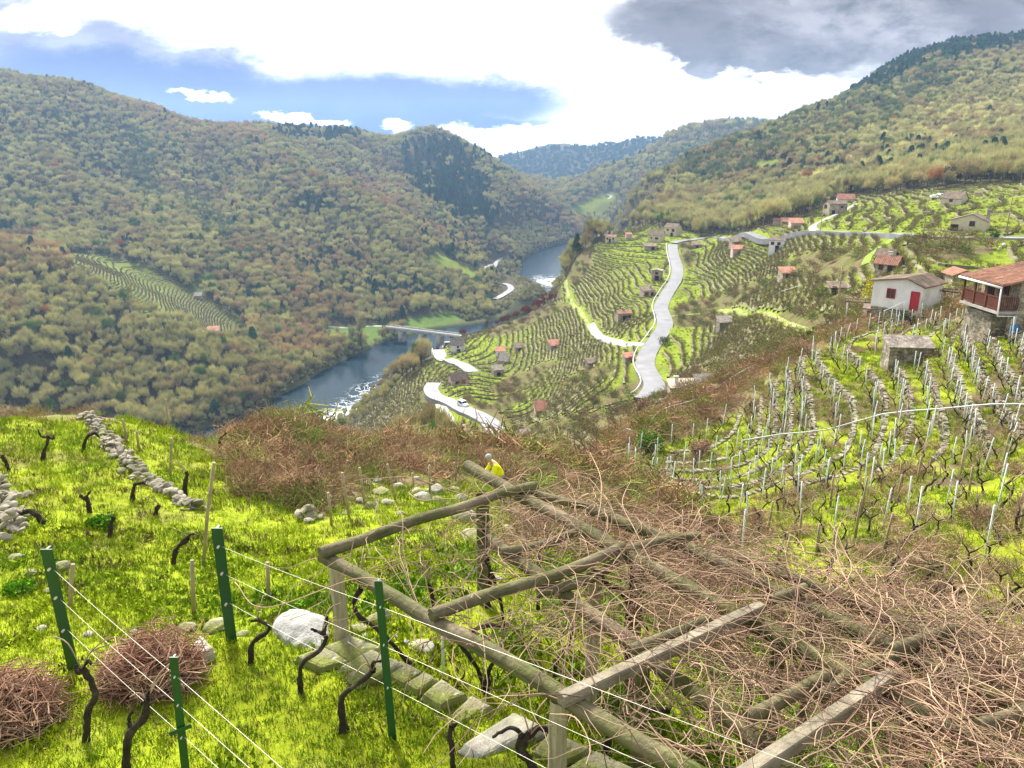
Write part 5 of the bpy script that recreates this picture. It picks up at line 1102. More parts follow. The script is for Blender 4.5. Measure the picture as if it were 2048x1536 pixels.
gp['d'] = green_post((757,1160), (786,1478), .034, 'thin tall green metal post in front of the stone wall')
def wire(A_, B_, ext0, ext1, label, sag=.02):
    A_, B_ = np.array(A_), np.array(B_); d = B_-A_; t_ = np.linspace(-ext0, 1+ext1, 24)[:, None]; P = A_+d*t_; P[:, 2] -= sag*np.sin(np.clip(t_[:, 0], 0, 1)*math.pi)
    mb = MB(); mb.tube(P-P[0], .0021, 4, cap=False); o = mb.build('trellis_wire', M_wire); o.location = P[0]; tag(o, label, 'wire', 'trellis wires of the front vine rows')
(_, a0, a1), (_, b0_, b1_), (_, c0_, c1_), (_, d0_, d1_) = gp['a'], gp['b'], gp['c'], gp['d']
for k, (z, w_) in enumerate(((.35, 'lowest'), (.60, 'middle'), (.84, 'topmost'))):
    wire(a0+(a1-a0)*z, c0_+(c1_-c0_)*z, .0, 1.2, w_+' wire running from the farthest left green post past the post with the plate')
    wire(b0_+(b1_-b0_)*z, d0_+(d1_-d0_)*z, .0, 1.4, w_+' wire running from the green post behind the brushwood to the tall thin post')
# gnarled vines
def gnarl(mb, P, r0, r1, k=9, mat_=0, seed=0):
    r = np.random.default_rng(seed); P = np.array(P, float); Q = smooth_poly(P, np.linalg.norm(P[1:]-P[:-1], axis=1).sum()/22); n_ = len(Q); Q[1:-1] += r.normal(0, r0*.10, (n_-2, 3)); t_ = np.linspace(0, 1, n_)
    R_ = (r0*(1-t_)+r1*t_)*(1+.22*np.interp(t_, np.linspace(0, 1, 9), r.normal(0, 1, 9)))*(1+.5*np.exp(-t_*14)); mb.tube(Q, np.maximum(R_, r1*.4), k, mat_, lump=.28)
def front_vine(pts, r0, label, arms=(), y0=3, canes=3, name='grape_vine', dY=0, z=None, grp=None):
    b_ = pick(*pts[0], y0) if z is None else Vector(at_h(*pts[0], z)); Y = b_.y; L_ = [at_px(px, py, Y+dY*k/len(pts)) for k, (px, py) in enumerate(pts)]; L_[0] = L_[0]-(0, 0, .12); root = empty(name, b_); o_ = np.array(b_); tag(root, label, 'grape vine', grp)
    mb = MB(); sd_ = int(abs(pts[0][0]*7+pts[0][1])); gnarl(mb, [q-o_ for q in L_], r0, r0*.72, seed=sd_); mb.build('trunk', M_vine, root); r = np.random.default_rng(sd_)
    for a in arms:
        mb = MB(); Q = [at_px(px, py, Y+r.normal(0, .04)) for px, py in a]; gnarl(mb, [q-o_ for q in Q], r0*.62, r0*.30, 7, seed=sd_+5); mb.build('arm', M_vine, root)
    top = L_[-1]-o_
    for k in range(canes):
        a = r.random()*6.28; l_ = r.uniform(.12, .35); mb = MB(); Q = [top, top+np.array([math.cos(a)*l_*.4, math.sin(a)*l_*.4, l_*.6]), top+np.array([math.cos(a)*l_, math.sin(a)*l_, l_*r.uniform(.3, 1.2)])]; mb.tube(smooth_poly(Q, l_/6), [.006]*1, 5); mb.build('cane', M_cane, root)
front_vine([(168,1482),(176,1430),(190,1395),(182,1360),(163,1338)], .036, 'thick gnarled vine under the leaning green post at far left', [((163,1338),(176,1322),(182,1328)),((170,1345),(155,1345),(150,1330))])
front_vine([(252,1556),(253,1500),(262,1465),(288,1435),(293,1400)], .034, 'bent vine trunk rising in front of the large brushwood pile', [((262,1462),(258,1436),(266,1420)),((293,1400),(300,1380))])
front_vine([(500,1328),(503,1292),(516,1276),(538,1260),(530,1246),(515,1240)], .026, 'small hooked vine left of the white boulder', [((515,1240),(500,1242))])
front_vine([(602,1388),(600,1345),(610,1320),(640,1300),(652,1275),(644,1262)], .030, 'S-shaped vine just right of the white boulder', [((644,1266),(632,1262),(622,1258)),((648,1268),(652,1250),(655,1232))])
front_vine([(688,1462),(682,1405),(692,1385),(722,1362),(745,1342)], .036, 'thick vine curving right, left of the tall thin green post', [((745,1342),(746,1325),(762,1322))])
front_vine([(908,1550),(904,1500),(899,1470),(903,1452)], .026, 'short upright vine stub in front of the big flat stone', [((903,1456),(915,1445))])
front_vine([(1080,1562),(1064,1530),(1045,1505),(1040,1485),(1060,1470)], .042, 'stout bushy vine at the bottom edge beside the big flat stone', [((1060,1470),(1078,1455),(1100,1458),(1108,1430)),((1045,1490),(1040,1465),(1020,1455),(985,1475))])
LG = 'old vines on the left grass terraces'
for pts, arms, lb in [
  ([(83,922),(88,902),(95,885),(97,872)], [((97,876),(82,872),(76,858)),((97,874),(106,878),(108,870))], 'Y-shaped dark vine alone on the bright upper left grass'),
  ([(166,905),(168,890),(176,872),(190,866)], [((190,866),(200,875))], 'dark vine leaning against the first left stone wall near its top'),
  ([(263,1002),(266,982),(272,968),(290,966)], [], 'arched small vine at the middle of the left stone wall'),
  ([(178,1025),(177,1006),(170,998),(160,992)], [((172,996),(182,980))], 'low forked vine beside the dark weeds on the left terrace'),
  ([(18,942),(12,925),(2,912)], [], 'dark vine stump at the far left edge of the upper terrace'),
  ([(92,1048),(75,1032),(58,1022),(42,1028)], [], 'low sprawling vine on the left terrace above the first green post'),
  ([(343,1128),(350,1105),(362,1088),(376,1076)], [((362,1088),(380,1070),(395,1066))], 'leaning vine near the lower end of the left stone wall'),
  ([(311,1036),(312,1022),(318,1010)], [], 'short vine stump below the left stone wall'),
  ([(372,1000),(370,975),(374,950),(372,944)], [], 'thick mossy vine stump on the second grass terrace'),
  ([(352,862),(348,846),(340,835)], [], 'dark twisted vine at the head of the second stone wall'),
  ([(268,832),(272,820),(284,812)], [((272,820),(262,812))], 'small dark vine on the far edge of the left lawn'),
  ([(228,836),(226,822),(232,812)], [], 'small upright vine on the far left lawn edge'),
  ([(215,1075),(222,1050),(228,1035)], [], 'slim vine sprouting above the green weeds of the left terrace'),
  ([(440,905),(441,880),(452,866)], [], 'dark vine in the scrub between the second and third left walls')]:
    front_vine(pts, .045, lb, arms, 5, 3)
# wooden stakes on the left and centre terraces
def wood_stake(top, base, label, r=.035, y0=5, m_=None, name='wooden_stake'):
    p = pick(*base, y0); q = at_px(top[0], top[1], p.y); mb = MB(); Q = np.array([np.array(p)*0-(0, 0, .2), (q-np.array(p))*.5+rng.normal(0, .008, 3), q-np.array(p)]); mb.tube(Q, [r, r*.95, r*.85], 7, lump=.15); o = mb.build(name, m_ or M_woodst); o.location = p; tag(o, label, 'stake')
WS = [((292,778),(306,838),'tall thick leaning stake on the far edge of the left lawn'),((322,790),(330,852),'left one of two stakes side by side at the lawn edge'),((331,798),(338,862),'right one of two stakes side by side at the lawn edge'),((101,775),(103,805),'thin stake at the far left lawn edge'),((343,876),(338,955),'pale stake on the second grass terrace'),((273,862),(279,900),'short stake behind the left stone wall'),((245,838),(254,885),'leaning stake at the top of the left stone wall'),
      ((384,1120),(386,1230),'pale upright stake left of the second green post'),((146,1128),(136,1215),'leaning stake close behind the first green post'),((535,1124),(536,1200),'short wooden stake between the second green post and the pergola'),((428,925),(402,1130),'long leaning pole in the scrub above the second green post'),
      ((656,985),(663,1050),'leftmost pale stake among the rocks above the pergola'),((684,945),(700,1035),'tall leaning stake among the rocks above the pergola'),((719,935),(732,1015),'brown stake right of the tall leaning stake above the pergola'),((775,928),(793,1000),'dark stake behind the rocks left of the pergola tip'),((825,946),(828,985),'short stake behind the rocks in the middle'),((859,930),(860,985),'left one of the two upright stakes near the pergola tip'),((869,920),(870,962),'right one of the two upright stakes near the pergola tip'),((908,925),(912,962),'thin stake nearest the mossy pergola tip')]
for t_, b_, lb in WS: wood_stake(t_, b_, lb, .042 if 'thick' in lb else .03)
wood_stake((885,1268), (886,1352), 'thin grey metal stake under the front pergola log', .016, 4, M_stake, 'metal_stake')
# stones
def ico(sub=3):
    bm = bmesh.new(); bmesh.ops.create_icosphere(bm, subdivisions=sub, radius=1); v = np.array([q.co for q in bm.verts]); f = np.array([[q.index for q in t_.verts] for t_ in bm.faces]); bm.free(); return v, f
IV, IF = ico(2); IV3, IF3 = ico(4)
def rock(mb, c, size, seed, hi=False, angular=.35, R=None):
    r = np.random.default_rng(seed); v = (IV3 if hi else IV).copy(); s_ = v.copy()
    for k in range(9):       # cut by random planes: faceted boulder
        n_ = r.normal(size=3); n_ /= np.linalg.norm(n_); d = r.uniform(.55, .85); e = v@n_-d; v = v-np.clip(e, 0, None)[:, None]*n_*.92
    v += (fbm(s_[:, 0]*2+seed, s_[:, 1]*2+s_[:, 2]*1.7, seed)[:, None]-.5)*.25*s_
    if hi: v += (fbm(s_[:, 0]*8+seed, s_[:, 1]*8+s_[:, 2]*7, seed)[:, None]-.5)*.07*s_
    v = v*np.array(size)/2*1.25
    if R is not None: v = v@np.array(R).T
    mb.add(v+np.array(c), IF3 if hi else IF, hi)
def slab(name, corners, z, th, m_, label, cat='stone slab', seed=0, tilt=(0, 0), y0=3):
    """flat quarried block whose top face has the four photo-pixel corners"""
    P = np.array([at_h(px, py, z) for px, py in corners]); c0 = P.mean(0); P = P-c0; r = np.random.default_rng(seed); n_ = 12; u = np.linspace(0, 1, n_+1); Ug, Vg = np.meshgrid(u, u, indexing='ij'); g = lambda a, b_: (P[0]*(1-a)*(1-b_)+P[1]*a*(1-b_)+P[2]*a*b_+P[3]*(1-a)*b_)
    T_ = g(Ug[..., None], Vg[..., None]); edge = np.minimum(np.minimum(Ug, 1-Ug), np.minimum(Vg, 1-Vg)); W2 = T_+c0
    T_[..., 2] += (fbm(W2[..., 0]*5, W2[..., 1]*5, seed+3)-.5)*.06-.05*(edge < .01)-.012*(edge < .1)+tilt[0]*T_[..., 0]+tilt[1]*T_[..., 1]
    T_[..., :2] *= (1+(fbm(W2[..., 0]*4, W2[..., 1]*4, seed+9)-.5)*.16*(edge < .01))[..., None]
    B_ = T_.copy(); B_[..., 2] -= th; B_[..., :2] *= 1.03; m2 = n_+1; idx_ = np.arange(m2*m2).reshape(m2, m2); f = np.stack([idx_[:-1, :-1], idx_[1:, :-1], idx_[1:, 1:], idx_[:-1, 1:]], -1).reshape(-1, 4)
    ring = np.concatenate([idx_[:, 0], idx_[-1, 1:], idx_[:-1, -1][::-1], idx_[0, 1:-1][::-1]]); rn2 = np.roll(ring, -1); side_f = np.stack([ring, ring+m2*m2, rn2+m2*m2, rn2], -1)
    mb = MB(); mb.add(np.concatenate([T_.reshape(-1, 3), B_.reshape(-1, 3)]), [f[:, ::-1] if np.cross(P[1]-P[0], P[3]-P[0])[2] < 0 else f, side_f]); o = mb.build(name, m_); o.location = c0; tag(o, label, cat)
zt = -4.96
slab('stone_slab', [(640,1290),(700,1262),(770,1290),(700,1325)], zt, .5, M_lichen, 'mossy flat stone right below the first pergola post', seed=1)
slab('stone_slab', [(585,1310),(650,1285),(705,1322),(640,1335)], zt-.02, .4, M_lichen, 'small pale lichened stone right of the white boulder', seed=2)
slab('stone_slab', [(672,1330),(745,1292),(800,1318),(728,1358)], zt, .5, M_lichen, 'second mossy flat stone along the wall, left of the tall thin green post', seed=3)
slab('stone_slab', [(690,1348),(775,1308),(815,1325),(715,1368)], zt+.03, .4, M_lichen, 'narrow yellow lichened slab crossing behind the tall thin green post', seed=4)
slab('stone_slab', [(765,1345),(800,1318),(850,1340),(808,1368)], zt-.01, .5, M_lichen, 'rounded mossy stone just right of the tall thin green post', seed=5)
slab('stone_slab', [(805,1368),(850,1338),(878,1358),(835,1382)], zt, .5, M_lichen, 'small square lichened stone between two larger ones in the wall', seed=6)
slab('stone_slab', [(840,1388),(882,1352),(940,1385),(880,1412)], zt, .5, M_lichen, 'pinkish square flat stone in the middle of the wall', seed=7)
slab('stone_slab', [(898,1430),(945,1385),(990,1412),(915,1450)], zt-.04, .5, M_lichen, 'brown mossy flat stone just above the big pale slab', seed=8)
slab('stone_slab', [(915,1490),(1030,1415),(1095,1452),(955,1512)], zt+.05, .28, M_pale, 'big pale rectangular slab at the bottom centre', seed=9, tilt=(.02, .05))
slab('stone_slab', [(1055,1505),(1100,1452),(1190,1490),(1120,1530)], zt, .5, M_lichen, 'rough grey stone right of the big pale slab', seed=10)
slab('stone_slab', [(1120,1535),(1190,1492),(1290,1540),(1200,1580)], zt-.03, .5, M_lichen, 'rough grey stone at the bottom edge under the front pergola log', seed=11)
slab('stone_slab', [(372,1300),(400,1265),(430,1295),(395,1312)], zt, .3, M_pale, 'pointed pale stone right of the large brushwood pile', seed=12)
def boulder(px, py, w_px, h_ratio, m_, label, seed, depth=.8, y0=3, name='boulder', zoff=0, cat='boulder'):
    p = pick(px, py, y0); mpp = (p.y*CT-p.z*ST)/FPX; w_ = w_px*mpp*.78; mb = MB(); rock(mb, (0, 0, 0), (w_, w_*depth, w_*h_ratio), seed, w_px > 55, R=rotz(seed*1.3)); o = mb.build(name, m_); o.location = (p.x, p.y+w_*depth*.2, p.z+w_*h_ratio*.12+zoff); tag(o, label, cat)
boulder(598,1280,165,.30,M_whitest,'big white granite boulder between the second green post and the pergola',21,.7)
for k, a in enumerate([(430,1262,62,.55,M_lichen,'grey lichened boulder just left of the second green post'),(265,1268,24,.6,M_whitest,'small white stone behind the left part of the brushwood pile'),(325,1270,22,.6,M_whitest,'small white stone behind the right part of the brushwood pile'),(372,1262,48,.5,M_lichen,'flat brownish stone behind the right side of the brushwood pile'),(485,1272,30,.5,M_pale,'small pale stone right behind the second green post'),(78,1262,30,.4,M_pale,'small stone on the grass left of the first green post'),(175,1272,28,.45,M_pale,'small pale stone on the grass right of the first green post'),
    (122,1140,40,.7,M_lichen,'round grey stone directly behind the top of the first green post'),(60,1150,34,.5,M_lichen,'brown stone in the ruined wall at the left edge'),(95,1185,34,.5,M_lichen,'flat stone below the ruined wall at the left edge'),(30,1120,40,.5,M_lichen,'lichened stone of the ruined wall, nearest the left edge'),
    (715,1265,46,.5,M_lichen,'mossy boulder just right of the first pergola post'),(755,1245,60,.6,M_lichen,'mossy boulder under the front pergola log near its left end'),(842,1298,60,.3,M_pale,'flat pale stone under the front pergola log behind the white tiles'),(1165,1175,34,.5,M_whitest,'white stone in the grass under the middle of the pergola'),(945,1085,70,.5,M_lichen,'large grey boulder under the far end of the pergola'),(930,1040,60,.5,M_pale,'pale broken stone under the tip of the pergola'),
    (1015,1065,44,.5,M_lichen,'brown stone left of the second pergola log'),(990,1160,36,.5,M_pale,'pale stone under the pergola next to the second post')]): boulder(*a, 30+k)
for k, (px, py, w_) in enumerate([(835,992,40),(870,985,46),(760,990,44),(775,1010,34),(740,1018,40),(720,1005,26),(905,985,30),(845,1002,44),(875,1005,34),(795,975,30),(700,990,26),(800,1030,24),(690,1030,24),(925,1000,34),(860,968,24),(835,960,24),(735,970,26),(755,965,30)]):
    boulder(px, py, w_, .6, [M_lichen, M_pale][k % 2], 'pale rubble stone in the tumbled wall above the pergola', 60+k, .9, 8, 'rubble_stone', 0, 'stone')
for o in bpy.data.objects:
    if o.name.startswith('rubble_stone'): o['group'] = 'rubble stones of the tumbled wall above the pergola'
# small white paving squares
for k, (px, py) in enumerate([(730,1268),(748,1275),(765,1285),(783,1295),(793,1270),(812,1282),(828,1287)]):
    slab('white_tile', [(px-9, py+2), (px+2, py-6), (px+10, py+1), (px-1, py+8)], pick(px, py, 4).z+.02, .08, M_whitest, 'small square white paving stone beside the wall under the front pergola log', 'paving stone', 80+k)
for o in bpy.data.objects:
    if o.name.startswith('white_tile'): o['group'] = 'small white paving stones under the front pergola log'
# low ruined walls of the left terraces
def rubble_wall(pix, label, w_=.28, h=.32, y0=6, size=.145, n_=4.2, mpale=M_stone, seed=0):
    P = [pick(px, py, y0) for px, py in pix]; Q = smooth_poly([(p.x, p.y) for p in P], .3); r = np.random.default_rng(seed); c0 = np.array([Q[0, 0], Q[0, 1], float(height(*Q[0]))]); mb = MB()
    for q in Q:
        for k in range(int(n_*3)):
            x, y = q+r.normal(0, w_*.42, 2); lay = r.random(); z = float(height(x, y))-c0[2]+h*lay*.8*max(.2, 1-np.hypot(x-q[0], y-q[1])/w_/1.3); s_ = size*r.uniform(.5, 1.25); rock(mb, (x-c0[0], y-c0[1], z), (s_*1.3, s_, s_*.6), int(r.integers(1e6)), R=roteul(r.normal(0, .3), r.normal(0, .3), r.random()*3))
    o = mb.build('ruined_wall', mpale); o.location = c0; tag(o, label, 'stone wall')
rubble_wall([(178,838),(205,868),(235,900),(262,935),(290,960),(330,985),(385,1018)], 'tumbled pale stone wall running down between the two left grass terraces', seed=1)
rubble_wall([(352,832),(375,850),(392,868),(412,880)], 'short pale stone wall at the top of the second left terrace', seed=2)
rubble_wall([(462,842),(500,848),(540,868),(575,890),(612,915)], 'pale stone wall half buried in the brown scrub', .26, .4, seed=3)
rubble_wall([(-20,960),(5,1000),(18,1040),(35,1065)], 'ruined stone wall at the far left edge of the picture', .35, .5, seed=4)
# brushwood piles
def brush_pile(px, py, rx, rz, n_, label, seed, y0=3):
    p = pick(px, py, y0); r = np.random.default_rng(seed); mb = MB()
    for k in range(n_):
        a = r.random()*6.28; rr = r.random()**.6*rx*.8; c = np.array([math.cos(a)*rr, math.sin(a)*rr*.8, abs(r.normal(0, .38))*rz*1.4*(1-rr/rx*.5)+.03]); d = np.append(r.normal(size=2), r.normal(0, .28)); d /= np.linalg.norm(d); L_ = r.uniform(.10, .30); bend = r.normal(0, .085, 3)*np.array([1, 1, .5])
        P = np.array([c-d*L_, c-d*L_*.3+bend, c+d*L_*.4+bend*.5, c+d*L_]); P[:, 2] = np.maximum(P[:, 2], .01); t_ = r.uniform(.003, .0072); mb.tube(P, [t_, t_, t_*.9, t_*.6], 4, cap=False)
    o = mb.build('brushwood_pile', mat('pruned_canes', (.26, .135, .085), .85, .4, 8, (.42, .27, .17), .54)); o.location = p; tag(o, label, 'brushwood pile')
brush_pile(305,1362,.50,.42,1600,'large round pile of reddish pruned canes in front of the flat stones',5)
brush_pile(8,1440,.54,.38,1400,'pile of reddish pruned canes cut by the left edge',6)
# ------------------------------------------------------------------ pergola
ZP = -4.12
pg = empty('pergola', at_h(660, 1110, ZP)); tag(pg, 'large low pergola of mossy logs and squared beams covered with bare vine canes', 'pergola'); PO = np.array(pg.location)
def log(pix, r0, r1=None, z=ZP, name='log_rail', m_=None, ext=0):
    P = np.array([at_h(px, py, z if not hasattr(z, '__len__') else z[k]) for k, (px, py) in enumerate(pix)])
    if ext: P = np.vstack([P, P[-1]+(P[-1]-P[-2])/np.linalg.norm(P[-1]-P[-2])*ext])
    Q = smooth_poly(P, .18); c = Q[0]; d = Q[-1]-Q[0]; R_ = Vector(d).to_track_quat('Z', 'Y').to_matrix(); Qt = (Q-c)@np.array(R_); n_ = len(Q)
    Qt += np.cumsum(rng.normal(0, .004, Qt.shape), 0)*np.array([1, 1, 0]); rr = np.linspace(r0, r1 or r0, n_)*(1+rng.normal(0, .018, n_)); mb = MB(); mb.tube(Qt, rr, 14, lump=.05, cap=False)
    for e_ in (0, n_-1): k = 14; an = np.arange(k)*2*math.pi/k; base = mb.v[0][e_*k:(e_+1)*k]; mb.add(np.vstack([base, base.mean(0)]), np.array([(i, (i+1) % k, k) for i in range(k)]))
    o = mb.build(name, m_ or M_log, pg); o.location = c-PO; o.rotation_mode = 'QUATERNION'; o.rotation_quaternion = R_.to_quaternion(); return Q
def squared(pix, w_, h, z):
    P = np.array([at_h(px, py, z) for px, py in pix]); c = P[0]; d = P[-1]-P[0]; L_ = np.linalg.norm(d); R_ = Vector(d).to_track_quat('Z', 'Y').to_matrix(); n_ = 16; mb = MB(); V = []
    for k in range(n_+1):
        for x, y in ((-1, -.8), (-.85, -1), (.85, -1), (1, -.8), (1, .8), (.85, 1), (-.85, 1), (-1, .8)): V.append((x*h/2+rng.normal(0, .0015), y*w_/2+rng.normal(0, .0015), L_*k/n_))
    i = np.arange(n_)[:, None]*8+np.arange(8)[None]; j = np.arange(n_)[:, None]*8+(np.arange(8)[None]+1) % 8; mb.add(V, np.stack([i, j, j+8, i+8], -1).reshape(-1, 4)); mb.f.append((np.array([np.arange(8)[::-1], np.arange(8)+n_*8]), False, 0))
    o = mb.build('squared_beam', M_sq, pg); o.location = c-PO; o.rotation_mode = 'QUATERNION'; o.rotation_quaternion = R_.to_quaternion()
log([(645,1112),(720,1152),(860,1240),(1000,1318),(1120,1392),(1250,1475),(1380,1548)], .066, .080, ext=2)
log([(935,932),(1000,968),(1060,1003),(1150,1052),(1250,1110),(1380,1182),(1500,1245),(1620,1312),(1760,1388),(1900,1462),(2060,1545)], .080, .080, ext=2)
log([(975,1080),(1080,1150),(1180,1222),(1262,1278),(1330,1338),(1420,1402),(1500,1465),(1590,1545)], .070, .075, z=ZP-.08, ext=1.5)
log([(1180,1020),(1260,1052),(1340,1085),(1450,1135),(1560,1190),(1700,1262),(1830,1325),(1950,1385),(2080,1445)], .070, .070, z=ZP-.02, ext=2)
log([(1480,1115),(1600,1162),(1760,1230),(1900,1290),(2070,1362)], .062, z=ZP-.02, ext=2)
log([(1060,985),(1150,1008),(1190,1012)], .05, z=ZP)
zc_ = ZP+.12
log([(640,1106),(720,1080),(830,1040),(930,1012),(1000,988),(1072,970)], .066, .058, z=zc_, name='log_crossbeam')
log([(862,1232),(960,1195),(1060,1166),(1150,1135),(1245,1092)], .062, .058, z=zc_, name='log_crossbeam')
log([(1075,1185),(1150,1168),(1210,1140),(1245,1118)], .055, .05, z=zc_-.12, name='log_crossbeam')
squared([(1122,1400),(1522,1215)], .10, .095, zc_+.01)
squared([(1470,1565),(1785,1352)], .11, .10, zc_+.02)
log([(1262,1302),(1340,1272),(1420,1242)], .045, .05, z=zc_, name='log_crossbeam'); log([(1495,1435),(1570,1400),(1660,1352)], .055, z=zc_-.02, name='log_crossbeam'); log([(1780,1300),(1850,1278),(1905,1262)], .055, z=zc_, name='log_crossbeam')
log([(1640,1392),(1700,1352),(1800,1310),(1870,1275)], .05, z=zc_-.05, name='log_crossbeam'); log([(1540,1200),(1610,1176)], .05, z=zc_, name='log_crossbeam'); log([(1240,1105),(1320,1085),(1400,1075)], .05, z=zc_-.05, name='log_crossbeam'); log([(1955,1455),(2010,1438),(2060,1420)], .055, z=zc_, name='log_crossbeam'); log([(1000,1105),(1080,1090),(1160,1060)], .05, z=zc_-.1, name='log_crossbeam')
def ppost(px, py, r, sq=False, z=ZP-.07, m_=None, zb=None):
    t_ = at_h(px, py, z); zg = float(height(t_[0], t_[1]))-.15 if zb is None else zb; mb = MB()
    if sq: mb.box((0, 0, (zg-z)/2), (r*2, r*2, z-zg))
    else: n_ = 9; mb.tube([(rng.normal(0, .004), rng.normal(0, .004), (zg-z)*(1-k/(n_-1))) for k in range(n_)], [r*1.08]+[r]*(n_-2)+[r*.97], 14, lump=.05)
    o = mb.build('post', m_ or M_log, pg); o.location = t_-PO
M_cpost = mat('pale_round_post', (.42, .37, .25), .9, .15, 2, (.30, .29, .16), .6, bump=.3); grain(M_cpost)
ppost(672,1128,.080,m_=M_cpost); ppost(1275,1122,.085); ppost(965,990,.085); ppost(1118,1398,.075,m_=M_cpost); ppost(1190,1150,.07,m_=M_cpost); ppost(1285,1335,.06); ppost(1835,1432,.075,True,m_=M_cpost); ppost(1560,1275,.07); ppost(1420,1560,.075); ppost(1960,1395,.07); ppost(1640,1175,.06); ppost(1530,1500,.06)
# trunks of the pergola vines
GP_ = 'dark vine trunks climbing under the pergola'
for pts, r0, lb in [([(840,1335),(800,1305),(760,1262),(715,1228),(708,1205),(722,1178)],.034,'vine trunk leaning left under the front log to the first post'),([(968,1385),(960,1350),(940,1315),(915,1285),(893,1262)],.022,'thin leaning vine trunk behind the grey metal stake'),([(972,1388),(975,1350),(992,1315),(1000,1300)],.034,'thick vine trunk just below the front log at the slabs'),([(868,1232),(866,1205),(862,1180),(855,1160)],.022,'slim vine stem where the front log meets the first round crossbeam'),([(935,1258),(945,1262),(980,1250),(1010,1258)],.026,'arched vine arm lying above the front log'),
    ([(1108,1375),(1112,1330),(1135,1290),(1150,1245)],.022,'curved vine trunk left of the third post'),([(1250,1320),(1258,1270),(1255,1225),(1265,1150)],.026,'vine trunk twisted round the post near the centre'),([(1205,1510),(1220,1470),(1245,1430),(1290,1420),(1340,1422)],.036,'dark vine trunk rising beside the front log near the bottom'),([(1500,1500),(1502,1440),(1495,1380),(1480,1340)],.026,'vine trunk between the squared beams'),([(1080,1100),(1078,1150),(1076,1200)][::-1],.02,'thin dark stem behind the first squared beam'),
    ([(1300,1310),(1296,1270),(1280,1230)],.02,'thin stem right of the centre post'),([(1700,1480),(1690,1440),(1715,1400),(1740,1370)],.03,'vine trunk right of the second squared beam'),([(1850,1560),(1848,1510),(1830,1460)],.032,'vine trunk hanging beside the squared post at the bottom right'),([(1180,1130),(1215,1170),(1240,1180),(1270,1210)][::-1],.035,'dark knotted vine arm below the crossing near the centre'),([(975,1195),(980,1150),(972,1100),(968,1060)],.024,'vine stem against the post near the far end'),([(1010,1240),(1000,1200),(985,1150),(970,1120)],.02,'slender stem under the far bay of the pergola')]:
    front_vine(pts, r0, lb, (), 3, 4, dY=.0, z=None if pts[0][1] > 1330 else -4.9)
# the tangle of canes over the pergola
def inside(px, py):
    lo = np.interp(px, [640, 940, 1060, 1500, 1700, 2048], [1110, 990, 965, 1105, 1170, 1290]); hi = np.interp(px, [640, 860, 1120, 1400, 1600], [1130, 1240, 1395, 1560, 1700]); return (py > lo-8)&(py < hi+10)
mbc = MB(); mbd = MB(); nc = 0; r = np.random.default_rng(77)
while nc < 2600:
    px = r.uniform(620, 2080); py = r.uniform(970, 1600)
    dens = np.clip(.05+.75*(px-1000)/900+.35*(1250-py)/280, .10, 1)
    if not inside(px, py) or r.random() > dens: continue
    p = at_h(px, py, ZP+(r.uniform(.08, .26) if r.random() < .26 else r.uniform(-.24, .07))); nc += 1; L_ = r.uniform(.5, 1.5); st = 9; a = r.choice([.35, -.9, 2.2, r.random()*6.28], p=[.25, .25, .15, .35])+r.normal(0, .4); el = r.normal(.12, .38); P = [p]; da = r.normal(0, .13)
    for k in range(st):
        a += da+r.normal(0, .16); el = el*.82+r.normal(-.05, .17); d = np.array([math.cos(a)*math.cos(el), math.sin(a)*math.cos(el), math.sin(el)]); q = P[-1]+d*L_/st; q[2] = np.clip(q[2], ZP-.32, ZP+.45); P.append(q)
    t_ = r.uniform(.0024, .0054); (mbc if r.random() < .64 else mbd).tube(np.array(P)-PO, np.linspace(t_*1.25, t_*.6, st+1), 4, cap=False)
    if r.random() < .5:
        k = r.integers(2, st-1); b_ = P[k]; d = r.normal(size=3)*.12+(0, 0, .05); mbc.tube(np.array([b_, b_+d, b_+d*1.9+r.normal(0, .03, 3)])-PO, [t_*.8, t_*.6, t_*.4], 3, cap=False)
M_ctan = mat('tan_canes', (.50, .34, .225), .8, .35, 3, (.34, .24, .15), .5, obj=False); M_cred = mat('reddish_canes', (.19, .10, .075), .8, .4, 3, (.12, .08, .055), .5, obj=False)
o = mbc.build('tangled_canes', M_ctan); o.location = PO; o['kind'] = 'stuff'; o = mbd.build('tangled_dark_canes', M_cred); o.location = PO; o['kind'] = 'stuff'
# a few long arching canes standing clear
for k, (pts, lb) in enumerate([([(1030,975),(1035,962),(1055,940),(1085,930)],'single cane arching up from the far crossbeam'),([(1180,905),(1200,950),(1202,1000),(1195,1040)],'long cane arching over the second log far end'),([(1262,960),(1245,1005),(1270,1060),(1300,1120)],'tall thin cane rising above the back log'),([(1100,1428),(1150,1435),(1180,1490),(1172,1530)],'pale cane looping down in front of the front log'),([(470,1165),(530,1215),(700,1160),(770,1158)],'long curved cane sweeping left of the front log')]):
    P = np.array([at_h(px, py, ZP+.25-.1*(q == 0)) for q, (px, py) in enumerate(pts)]); mb = MB(); mb.tube(smooth_poly(P-P[0], .05), .0045, 5, cap=False); o = mb.build('vine_cane', M_ctan); o.location = P[0]; tag(o, lb, 'cane')
# lush weeds and leaf patches
P = area_pts(-4, 8, 4, 16, 40, lambda X, Y, Z: (lambda q: inside(q[0]-40, q[1]-90)&(fbm(X/.9, Y/.9, 900) > .42))(project(X, Y, Z))); scatter('pergola_weeds', P, weed+tuft_f, rng.uniform(.7, 1.5, len(P)), C(.12, .24, .012)*rng.uniform(.6, 1.4, (len(P), 1)), seed=61)

